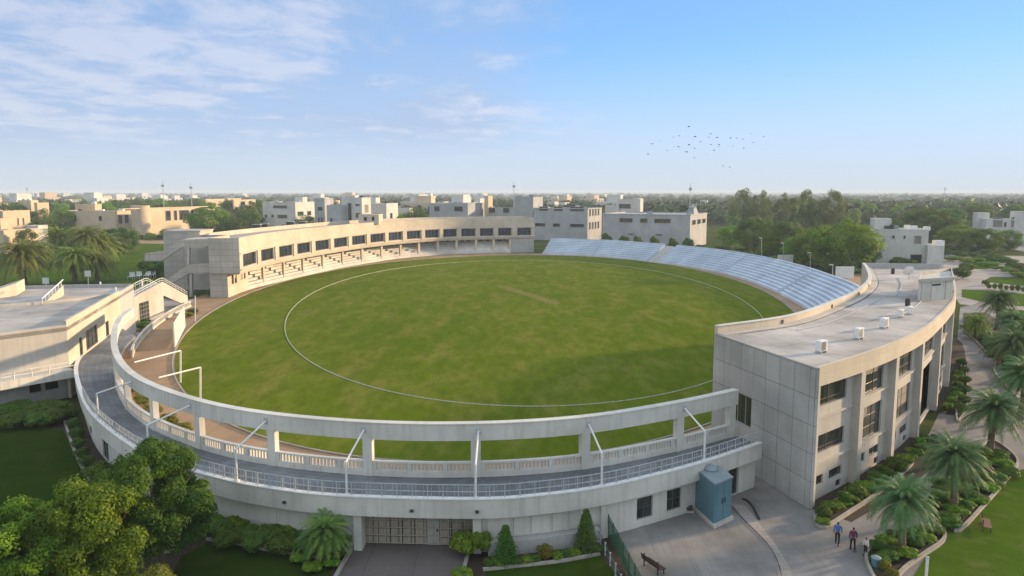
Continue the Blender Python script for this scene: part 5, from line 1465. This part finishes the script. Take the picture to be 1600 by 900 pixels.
house('tower_house', 'narrow cream tower beside the apartment block roof', 'tower', [(757, 763, 766, 307, 452, 24)], (), 'house_cream')
# left centre
house('white_villa', 'tall white house with a vertical glass strip behind the grandstand', 'house',
      [(534, 566, 580, 310, 470, 16), (545, 555, 562, 307, 474, 16)], [(0, 'f', .32, .5, 6, 19, 'glass'), (0, 'f', .68, .9, 17, 18.5, 'glass'), (0, 'f', .7, .92, 10, 13, 'glass'), (0, 'r', .3, .7, 13, 18, 'blind')], 'house_white')
house('grey_villa', 'blue grey house just left of the tall white one', 'house', [(492, 508, 522, 311, 480, 16), (511, 534, 538, 322, 466, 16)], grid(0, 'f', [(.3, .8)], 14, 16.5) + grid(0, 'f', [(.3, .5), (.6, .8)], 5, 10) + grid(1, 'f', [(.2, .4)], 6, 10), 'house_grey')
house('terrace_house', 'broad pale house with dark strip windows left of the blue grey house', 'house', [(411, 462, 492, 317, 500, 14), (462, 474, 478, 309, 512, 14)], grid(0, 'f', [(.32, .75)], 15, 17) + grid(0, 'f', [(.45, .75)], 8.5, 11) + grid(0, 'f', [(.06, .14), (.26, .34)], 9, 11) + grid(0, 'r', [(.1, .4), (.6, .8)], 10, 13), 'house_white')
house('white_house', 'low white house right of the tall white villa', 'house', [(578, 604, 622, 319, 500, 16), (604, 640, 645, 326, 540, 16)], grid(0, 'f', [(.2, .8)], 9, 12) + grid(0, 'r', [(.3, .5)], 8, 12), 'house_white')
# left: villa with the round tower
T_, gs = house('round_tower_villa', 'large cream villa with a round tower beyond the left lawn', 'villa',
      [(95, 181, 206, 331, 428, 8), (232, 233, 314, 326, 432, 14), (119, 150, 152, 320, 450, 8)], grid(0, 'f', [(.22, .3), (.7, .76)], 9.5, 12.5) + grid(0, 'r', [(.15, .4), (.55, .8)], 8, 13) + grid(1, 'r', [(.3, .4), (.46, .52), (.56, .76), (.8, .86), (.89, .95)], 9, 15), 'house_cream')
x_ = XU(218, 428, 8); mb = MB(); mb.lathe((x_, 430, 0), [(4.9, 0), (4.9, 18.2), (4.4, 18.2), (4.4, 17.7), (.1, 17.7)], 30); mb.build('round_tower', M['house_cream'], T_, smooth=40)
x_ = XU(270, 470, 8); MB().box(x_ - 20, x_ + 22, 470, 480, 0, 15.5).build('wall', M['house_cream'], T_)
house('flat_house', 'long flat cream house at the left edge before the trees', 'house', [(-30, 6, 48, 331, 400, 8)], grid(0, 'r', [(.5, .56), (.7, .76)], 8, 12), 'house_cream')
house('cream_house', 'cream house with a brown doorway at the left edge behind the first palm', 'house', [(-40, 2, 20, 343, 330, 8), (-5, 6, 60, 362, 322, 8)], grid(0, 'r', [(.1, .6)], 6, 10, 'blind'), 'house_cream')
house('stepped_house', 'stepped cream house above the flat one at far left', 'house', [(30, 50, 62, 314, 520, 8), (55, 60, 78, 318, 500, 8)], (), 'house_cream')
house('pale_roof_house', 'low house with a pale flat roof behind the second palm', 'house', [(42, 60, 72, 354, 350, 8)], (), 'house_white')
house('lit_house', 'two storey cream house with dark windows right of the round dark tree', 'house', [(364, 366, 400, 313, 620, 12), (352, 356, 378, 311, 640, 12)], grid(0, 'r', [(.3, .5), (.7, .85)], 15, 18), 'house_cream')
house('tan_house', 'small cream house partly hidden behind the round dark tree', 'house', [(318, 322, 356, 312, 640, 12)], (), 'house_cream')
# right
house('garden_villa', 'grey white two storey house with a square window just beyond the wing roof', 'villa',
      [(1372, 1450, 1451, 361, 262, 14, 0, None, 12), (1365, 1391, 1392, 344, 272, 14, 0, None, 8), (1450, 1476, 1477, 386, 258, 14, 0, None, 10)],
      grid(0, 'f', [(.72, .86)], 8.2, 11.0, 'blind') + grid(0, 'f', [(.27, .33), (.5, .55)], 9.8, 11) + grid(0, 'f', [(.1, .14)], 9, 9.8) + grid(0, 'f', [(.66, .9)], 1.5, 4.6, 'void'), 'house_white')
mb = MB(); g = dict(); x0, x1 = XU(1408, 260, 12), XU(1451, 260, 12); 
single(MB().box(XU(1424, 266), XU(1431, 266), 266, 268, 12.6, 14.2), 'water_tank', M['white_metal'], 'left white water tank on the roof of the garden villa', 'water tank')
single(MB().box(XU(1444, 264), XU(1451, 264), 264, 266, 12.6, 14.0), 'water_tank', M['white_metal'], 'right white water tank on the roof of the garden villa', 'water tank')
single(MB().box(XU(1460, 262), XU(1472, 262), 261, 264, 7.2, 9.4), 'water_tank', M['white_metal'], 'big white tank on the low annex of the garden villa', 'water tank')
house('far_villa', 'white villa with brown windows at the right edge among trees', 'villa', [(1540, 1650, 1652, 345, 372, 20, 0, None, 14), (1525, 1545, 1546, 334, 392, 20, 0, None, 9), (1584, 1602, 1603, 332, 376, 20, 0, None, 9)], grid(0, 'f', [(.1, .24), (.36, .48), (.5, .54)], 8.5, 13.5, 'blind') + grid(0, 'f', [(.26, .3)], 8.5, 11), 'house_white')
house('hidden_house', 'small white house seen between trees above the garden villa', 'house', [(1468, 1486, 1487, 337, 470, 20, 0, None, 9)], (), 'house_white')
# small details: tank, masts, lamps
q = PY(1082, 337, 362)
TK = thing('water_tower', 'small pale tapered water tank on the end of the long grey building', 'water tower', (q.x, q.y, q.z))
MB().lathe((q.x, q.y, q.z), [(3.1, 0), (2.9, .6), (1.8, 3.6), (1.6, 3.8)], 4).build('tank', M['cabin_roof'], TK); MB().lathe((q.x, q.y, q.z + 3.8), [(1.7, 0), (1.7, .3), (.1, .6)], 12).build('lid', M['rail'], TK)
for i, (u, v0, Y, lab) in enumerate([(1079, 286, 372, 'tall thin mast rising beside the water tank'), (254, 283, 480, 'left of two far masts above the left tree belt'), (298, 286, 480, 'right of two far masts above the left tree belt'), (803, 284, 480, 'thin mast on the horizon above the middle of the view'), (1477, 292, 1100, 'far mast on the horizon at the right'), (42, 292, 1100, 'far faint mast at the left end of the horizon')]):
    t = PY(u, v0, Y); z0 = 0
    T_ = thing('mast', lab, 'mast', (t.x, Y, z0)); r_ = .22 if i == 0 else (.32 if Y < 600 else .6)
    MB().tube((t.x, Y, z0), (t.x, Y, t.z), r_, r_ * .6, 6).build('pole', M['rail'], T_)
    MB().box(t.x - r_ * 3, t.x + r_ * 3, Y - .3, Y + .3, t.z - 3.5, t.z - 2.2).build('antenna', M['rail'], T_)
for u, v0, v1, lab in ((1224, 380, 402, 'street lamp behind the blue terraces beside the left white panel'), (1266, 395, 416, 'street lamp behind the middle of the blue terraces'), (1301, 414, 432, 'short street lamp behind the near end of the blue terraces'), (1190, 372, 398, 'thin lamp post behind the terraces under the big trees')):
    b = P(u, v1 + 14); t = PY(u, v0, b.y); T_ = thing('street_lamp', lab, 'lamp', (b.x, b.y, 0))
    MB().tube(b, t, .11, .08, 6).build('pole', M['rail'], T_); MB().box(t.x - .9, t.x + .15, t.y - .15, t.y + .15, t.z - .05, t.z + .15).build('lamp_head', M['white_metal'], T_)
for u, v, lab in ((1228, 404, 'left white wall panel behind the blue terraces'), (1321, 425, 'right white wall panel behind the blue terraces')):
    b = P(u, v + 10); single(MB().box(b.x - 3, b.x + 2.5, b.y, b.y + .3, 0, 3.6), 'wall_panel_board', M['white_metal'], lab, 'panel')
# ---- cars and tents far left
def make_car(label, col, rz, loc):
    C_ = thing('parked_car', label, 'car', (0, 0, 0), 'cars parked beyond the far lawn')
    pm = plain('car_paint', col, .3, .1, .05)
    MB().extr([(-2.1, -.85, .3), (2.1, -.85, .3), (2.15, -.85, .75), (1.3, -.85, .9), (-2.05, -.85, .95)], (0, 1.7, 0)).build('body', pm, C_, bevel=.08)
    MB().extr([(-1.8, -.75, .96), (1.1, -.75, .92), (.45, -.7, 1.42), (-1.2, -.7, 1.45)], (0, 1.5, 0)).build('cabin', M['glass'], C_, bevel=.08)
    for x in (-1.3, 1.35):
        for y in (-.8, .8): MB().tube((x, y - .1, .33), (x, y + .1, .33), .33, .33, 12).build('wheel', M['dark_metal'], C_)
    C_.location = loc; C_.rotation_euler = (0, 0, rz); return C_
q = P(1567, 387); make_car('pale car parked beside the road by the far right villa', (.5, .5, .5), 1.2, (q.x, q.y, .02))['group'] = 'cars on the far right road'
q = P(1590, 384); make_car('dark car parked beside the road by the far right villa', (.05, .05, .06), 1.0, (q.x, q.y, .02))['group'] = 'cars on the far right road'
for i, u in enumerate((205, 216, 230, 238)):
    q = P(u, 437 - i); T_ = thing('garden_chair', 'white plastic chair in the cluster on the lawn beside the stair tower', 'chair', q, 'white chairs by the lawn')
    s_ = 2.0
    MB().box(q.x - .4 * s_, q.x + .4 * s_, q.y - .4 * s_, q.y + .4 * s_, .45 * s_, .52 * s_).build('seat', M['white_metal'], T_); MB().box(q.x - .4 * s_, q.x + .4 * s_, q.y + .35 * s_, q.y + .4 * s_, .53 * s_, 1.1 * s_).build('backrest', M['white_metal'], T_)
    for a in (-.36, .32):
        for b in (-.36, .32): MB().box(q.x + a * s_, q.x + (a + .05) * s_, q.y + b * s_, q.y + (b + .05) * s_, 0, .449 * s_).build('leg', M['white_metal'], T_)

# ================================================================== BACKGROUND TREES (named ones)
g_ = 'large trees behind the blue terraces'
for u, vt, vb, hw, k, lab in [
    (1314, 333, 424, 62, 'big', 'biggest round green tree behind the blue terraces'), (1275, 345, 415, 40, 'big', 'large tree left of the biggest one behind the terraces'),
    (1222, 338, 405, 36, 'big2', 'dark round tree behind the middle of the blue terraces'), (1178, 331, 396, 36, 'big2', 'dense tree left of the dark round one behind the terraces'),
    (1140, 345, 388, 24, 'big', 'smaller green tree right of the long grey building'), (1350, 360, 420, 30, 'big2', 'tree at the right end of the big tree group'),
    (1245, 360, 412, 28, 'big', 'low green tree in the gap of the big tree group'), (1205, 365, 402, 22, 'big', 'low tree in front of the dark round one'),
    (1160, 291, 366, 30, 'euc', 'tall eucalyptus left of the pair above the big trees'), (1190, 294, 366, 22, 'euc2', 'eucalyptus joined to the tall one on the left'),
    (1225, 298, 372, 22, 'euc2', 'tall eucalyptus in the middle above the big trees'), (1257, 292, 372, 24, 'euc', 'tallest eucalyptus above the big trees'),
    (1300, 293, 372, 30, 'euc', 'broad eucalyptus at the right of the tall group'), (1280, 310, 372, 30, 'euc2', 'darker eucalyptus between the tall ones'),
    (1450, 318, 380, 45, 'big2', 'wide dark tree behind the garden villa'), (1420, 330, 375, 34, 'big', 'green tree behind the left part of the garden villa'),
    (1502, 345, 392, 38, 'big', 'round green tree right of the garden villa'), (1480, 320, 372, 32, 'big2', 'tree behind the round one right of the garden villa'),
    (1540, 352, 396, 30, 'big2', 'dark tree in front of the far villa'), (1575, 355, 392, 24, 'big2', 'dark tree right below the far villa'), (1590, 314, 360, 34, 'big2', 'dark tree at the right edge above the far villa'),
    (1525, 314, 362, 30, 'big2', 'dark rounded tree on the skyline left of the far villa'), (1402, 352, 372, 24, 't0', 'small tree above the garden villa roof'),
    (330, 315, 372, 42, 'big', 'large round green tree right of the cream villa'), (372, 335, 372, 20, 't1', 'tree beside the large round one at its right'), (400, 330, 362, 18, 't1', 'dark tree before the broad pale house'),
    (478, 333, 362, 20, 't1', 'dark rounded tree between the broad pale house and the grandstand'), (195, 350, 396, 26, 'big2', 'dark tree between palms and round tower'), (175, 352, 396, 20, 'big2', 'dark tree just right of the tall palm'),
    (100, 320, 372, 26, 't3', 'bushy olive tree behind the palms at left'), (70, 335, 384, 24, 't1', 'dark tree beside the bushy olive tree'), (22, 312, 362, 30, 't1', 'dark green tree above the flat house at left'), (42, 352, 396, 22, 't2', 'grey green tree in front of the stepped house'),
    (240, 396, 432, 26, 'b1', 'dark bushy tree in front of the outside stair of the tower'),
    (650, 322, 366, 26, 't1', 'dark tree left of the apartment block'), (632, 330, 362, 18, 't0', 'green tree behind the grandstand roof room')]:
    px_tree(k, u, vt, vb, hw, lab)
for i, u in enumerate((947, 974, 996, 1022, 1051, 1074)):
    px_tree('b0', u, 358 + (i > 0) * 5 + (i > 3) * 3, 392 + i * 1.5, 10.5 - (i == 0) * -1, 'small round clipped tree in the row before the long grey building', 'clipped trees before the grey building')
rr_ = random.Random(21)
for i in range(26):
    u = 1095 + i * 10.5; v = 396 + max(0, (u - 1100)) * .16 - 6
    bush(('b0', 'b1', 'b3')[i % 3], u + rr_.uniform(-4, 4), v + rr_.uniform(-5, 2), rr_.uniform(4, 7), rr_.uniform(1.8, 3.4), 'green shrub in the band behind the blue terraces', 'shrubs behind the terraces')
for i, (u, v, hw, vt) in enumerate([(260, 372, 10, 356), (285, 374, 12, 358), (235, 376, 8, 362), (318, 373, 14, 352), (345, 372, 12, 355), (376, 368, 14, 354), (420, 364, 14, 350), (445, 362, 12, 349), (470, 360, 12, 350), (395, 366, 10, 354)]):
    px_tree('b0' if i % 2 else 't0', u, vt, v, hw + 3, 'light green small tree in the strip behind the grandstand roof', 'small trees behind the grandstand roof')
for i in range(9):
    px_tree('b2' if i % 2 == 0 else 'b0', 183 + i * 9.5, 367 + (i % 2) * 2 - i * .6, 376 - i * .4, 6, 'small pale shrub in the row at the far edge of the left lawn', 'shrubs at the far edge of the left lawn')
# garden on the right
for u, vt, vb, hw, k, lab in [(1405, 398, 420, 18, 'b0', 'wide bright green shrub before the garden villa'), (1425, 402, 420, 12, 'b2', 'yellow green shrub before the garden villa'), (1463, 402, 418, 12, 'b1', 'dark trimmed hedge block at the right of the garden villa'),
    (1500, 412, 436, 20, 'b0', 'bright green shrub clump beside the curved garden path'), (1478, 415, 436, 15, 'b0', 'green shrub clump left of the bright one'), (1510, 407, 424, 13, 'b1', 'dark shrub behind the bright clump'),
    (1584, 418, 430, 9, 'b2', 'round light shrub near the right edge of the garden'), (1540, 435, 446, 7, 'b1', 'dark shrub at the corner of the upper garden lawn'), (1447, 470, 486, 7, 'b3', 'x')][:-1]:
    px_tree(k, u, vt, vb, hw, lab, cat='bush')
for i in range(44):
    t = i / 43; u = 1478 + 150 * t + rr_.uniform(-5, 5); v = 392 + 42 * t * t + 8 * (i % 3) + rr_.uniform(-2, 2)
    px_tree(('b1', 'b0', 'b3')[i % 3], u, v - 9 - rr_.uniform(0, 4), v, rr_.uniform(8, 13), 'hedge shrub in the bands between garden and road', 'hedge bands by the road', 'bush')
for i in range(12):
    px_tree('b1', 1545 + i * 9, 448 + i * .8 - 7 - (i % 3) * 2, 451 + i * .9, 4, 'small dark plant in the row between the garden lawns', 'plants between the garden lawns', 'bush')
# ---- individual trees in the middle distance
rr_ = random.Random(77)
houses_px = [(660, 945, 455), (930, 1110, 400), (480, 650, 520), (405, 500, 520), (90, 320, 470), (1360, 1480, 290), (1515, 1650, 420), (-40, 85, 420)]
n_far = 0
def clear(u, Y): return not any(a - 8 < u < b + 8 and Y < yy for a, b, yy in houses_px)
for i in range(34):
    u = 92 + i * 10.2 + rr_.uniform(-5, 5); Y = rr_.uniform(560, 760); h = rr_.uniform(18.5, 22.5)
    put_tree(rr_.choice(['t0', 't1', 't1', 't2', 't3']), (XU(u, Y, 10), Y, 0), h * rr_.uniform(.75, 1.0), h, 'tall tree in the dark belt on the skyline above the cream villa', 'tree', 'tall trees of the left skyline belt')
while n_far < 170:
    u = rr_.uniform(-60, 1660); Y = rr_.uniform(400, 900) if rr_.random() < .75 else rr_.uniform(340, 480)
    if not clear(u, Y): continue
    if u < 1100 and Y < 430: continue
    if u > 1100 and Y < 520: continue
    x = XU(u, Y, 5); tall = rr_.random() < .12
    h = rr_.uniform(12, 19) if u < 480 or u > 1100 else rr_.uniform(9, 14.5)
    if 700 < Y: h *= 1.1
    zone = 'left' if u < 500 else ('middle' if u < 1000 else 'right')
    k = rr_.choice(['t0', 't1', 't2', 't3', 't1'])
    put_tree(k, (x, Y, 0), h * rr_.uniform(.8, 1.25), h, {'left': 'tree in the dark belt beyond the houses on the left', 'middle': 'tree in the belt beyond the grey buildings in the middle', 'right': 'tree in the hazy wood beyond the big trees on the right'}[zone], 'tree', {'left': 'trees of the left belt', 'middle': 'trees of the middle belt', 'right': 'trees of the right wood'}[zone])
    n_far += 1
# ---- far-off wood (one mass)
rng = np.random.default_rng(40)
N = 6500
Y = 820 * (1 / (1 - rng.random(N) * .86)); Y = np.minimum(Y, 6500)
U_ = rng.uniform(-700, 2300, N)
# leave clearings: low-frequency mask
msk = (np.sin(U_ * .013 + Y * .004) + np.sin(U_ * .031 - Y * .0021 + 2) + rng.normal(size=N) * .6) > -.7
Y, U_ = Y[msk], U_[msk]
n2_ = 1000; Y2 = rng.uniform(600, 860, n2_); U2 = rng.uniform(1080, 2300, n2_); k2 = ~((U2 > 1500) & (U2 < 1680) & (Y2 < 450)); Y = np.concatenate([Y, Y2[k2]]); U_ = np.concatenate([U_, U2[k2]])
n3_ = 1100; Y3 = rng.uniform(560, 860, n3_); U3 = rng.uniform(-500, 1080, n3_); Y = np.concatenate([Y, Y3]); U_ = np.concatenate([U_, U3])
X = (U_ - 800) / FPX * (Y * cp + 3)
Rr = rng.uniform(4.5, 9, len(X)) * (1 + Y / 6000); Hh = rng.uniform(7, 15, len(X))
cen = np.stack([X, Y, Hh * .45, Rr], 1); per = 46
c = np.repeat(cen, per, 0); d = rng.normal(size=(len(c), 3)); d[:, 2] = np.abs(d[:, 2]) * .9 - .2; d /= np.linalg.norm(d, axis=1, keepdims=True)
hz = np.repeat(Hh * .55, per)
lump = 1 + .22 * np.sin(d[:, 0] * 5 + c[:, 0]) * np.sin(d[:, 1] * 5 + c[:, 1])
pos = c[:, :3] + d * np.stack([c[:, 3] * lump, c[:, 3] * lump, hz], 1); pos[:, 2] = np.maximum(pos[:, 2], 1.5); nr = d + rng.normal(size=d.shape) * .3; nr /= np.linalg.norm(nr, axis=1, keepdims=True)
_sz = None
me = quadmesh('far_wood', pos, nr, np.repeat(Rr, per) * .34 * rng.uniform(.7, 1.3, len(c)), M['leaf_far'], rng, .8)
_v = np.empty(len(me.vertices) * 3, np.float32); me.vertices.foreach_get('co', _v); _v = _v.reshape(-1, 3); _v[:, 2] = np.maximum(_v[:, 2], -.3); me.vertices.foreach_set('co', _v.ravel()); me.update()
o = bpy.data.objects.new('far_wood', me); COL.objects.link(o); tagp(o, 'hazy far wood reaching to the horizon behind the houses', 'wood', None, 'stuff')
# ---- far houses
rr_ = random.Random(9)
FH = []
for k, (mt, s) in enumerate((('house_white', 1), ('house_cream', 1.2), ('house_white', .8))):
    t_ = thing('distant_house', 'x', 'house', (0, 0, 0))
    MB().box(-9 * s, 9 * s, -7, 7, 0, 8).build('wall', M[mt], t_); MB().box(-3 * s, 5 * s, -4, 6, 8.002, 11.2).build('roof_room', M[mt], t_)
    for x in (-6, 0, 5): MB().box(x * s - 1, x * s + 1, -7.06, -7.0, 4.6, 6.4).build('window', M['void'], t_)
    for x in (-3, 3): MB().box(9 * s, 9 * s + .06, x - 1, x + 1, 4.6, 6.4).build('window', M['void'], t_)
    FH.append(t_)
pts = []
for i in range(52):
    z_ = rr_.random()
    u = rr_.uniform(-20, 190) if z_ < .38 else (rr_.uniform(650, 760) if z_ < .55 else (rr_.uniform(860, 1000) if z_ < .72 else rr_.uniform(200, 1100)))
    Y = rr_.uniform(620, 2400); pts.append((u, Y))
for i, (u, Y) in enumerate(pts):
    zone = 'left' if u < 500 else ('middle' if u < 1000 else 'right')
    lab = {'left': 'tiny pale flat roofed house among the far trees on the left', 'middle': 'tiny pale flat roofed house among the far trees in the middle', 'right': 'tiny pale flat roofed house in the haze on the right'}[zone]
    loc = (XU(u, Y, 5), Y, 0); sc = rr_.uniform(.9, 1.5) * (1 + Y / 5000)
    sc = (sc, sc, sc * (1.25 if Y < 1200 else 1.0))
    if i < 3: t_ = FH[i]; t_.location = loc; t_.scale = sc; t_.rotation_euler = (0, 0, R(-20)); t_['label'] = lab; t_['group'] = 'far houses on the ' + zone
    else: t_ = copy_tree(FH[i % 3], loc, R(rr_.uniform(-35, -5)), sc, lab, 'far houses on the ' + zone)
# ---- birds
bp_ = [(706, 192), (842, 237), (882, 260), (1090, 236), (1173, 254), (966, 263), (1004, 264), (1044, 270), (1110, 291), (1049, 326), (982, 312), (863, 340), (778, 286), (645, 250), (609, 258), (744, 255), (829, 258), (527, 280), (476, 300), (449, 363), (570, 342), (615, 315), (641, 318), (707, 306), (720, 319), (741, 328), (693, 350), (739, 388), (819, 370), (844, 304), (895, 304), (892, 318), (918, 437), (960, 445), (683, 347)]
bd = None
for i, (x, y) in enumerate(bp_):
    u, v = 900 + x / 4, 150 + y / 4; Y = 262 + (i * 37 % 60); p = PY(u, v, Y)
    if bd is None:
        bd = thing('bird', 'tiny dark bird flying in the flock above the horizon', 'bird', (0, 0, 0), 'flock of birds in the sky')
        MB().tubes([(0, -.24, 0), (0, -.05, .02), (0, .2, .02), (0, .34, 0)], [.03, .09, .07, .02], 6).build('body', M['dark_metal'], bd)
        mb = MB()
        for s in (-1, 1): mb.add([(s * .05, -.08, .03), (s * .05, .14, .03), (s * .3, .10, .16), (s * .3, -.08, .16), (s * .62, -.10, .05)], [[0, 1, 2, 3], [3, 2, 4]])
        mb.build('wings', M['dark_metal'], bd); first = bd; bd.location = p; bd.rotation_euler = (0, 0, 1.2)
    else: copy_tree(first, p, i * .9, .8 * 1.35 + (i % 4) * .16)
first.scale = (1.45,) * 3
# ================================================================== HAZE
mb = MB().box(-33000, 33000, -2000, 36500, -1.1, 33.4)
hm = bpy.data.materials.new('haze_air'); hm.use_nodes = True; t = hm.node_tree; t.nodes.clear()
pv = t.nodes.new('ShaderNodeVolumePrincipled'); pv.inputs['Color'].default_value = (0.78, 0.88, 1.0, 1); pv.inputs['Density'].default_value = 0.00018; pv.inputs['Anisotropy'].default_value = 0.0
t.links.new(pv.outputs[0], t.nodes.new('ShaderNodeOutputMaterial').inputs['Volume'])
hz_ = mb.build('haze', hm); hz_['kind'] = 'stuff'
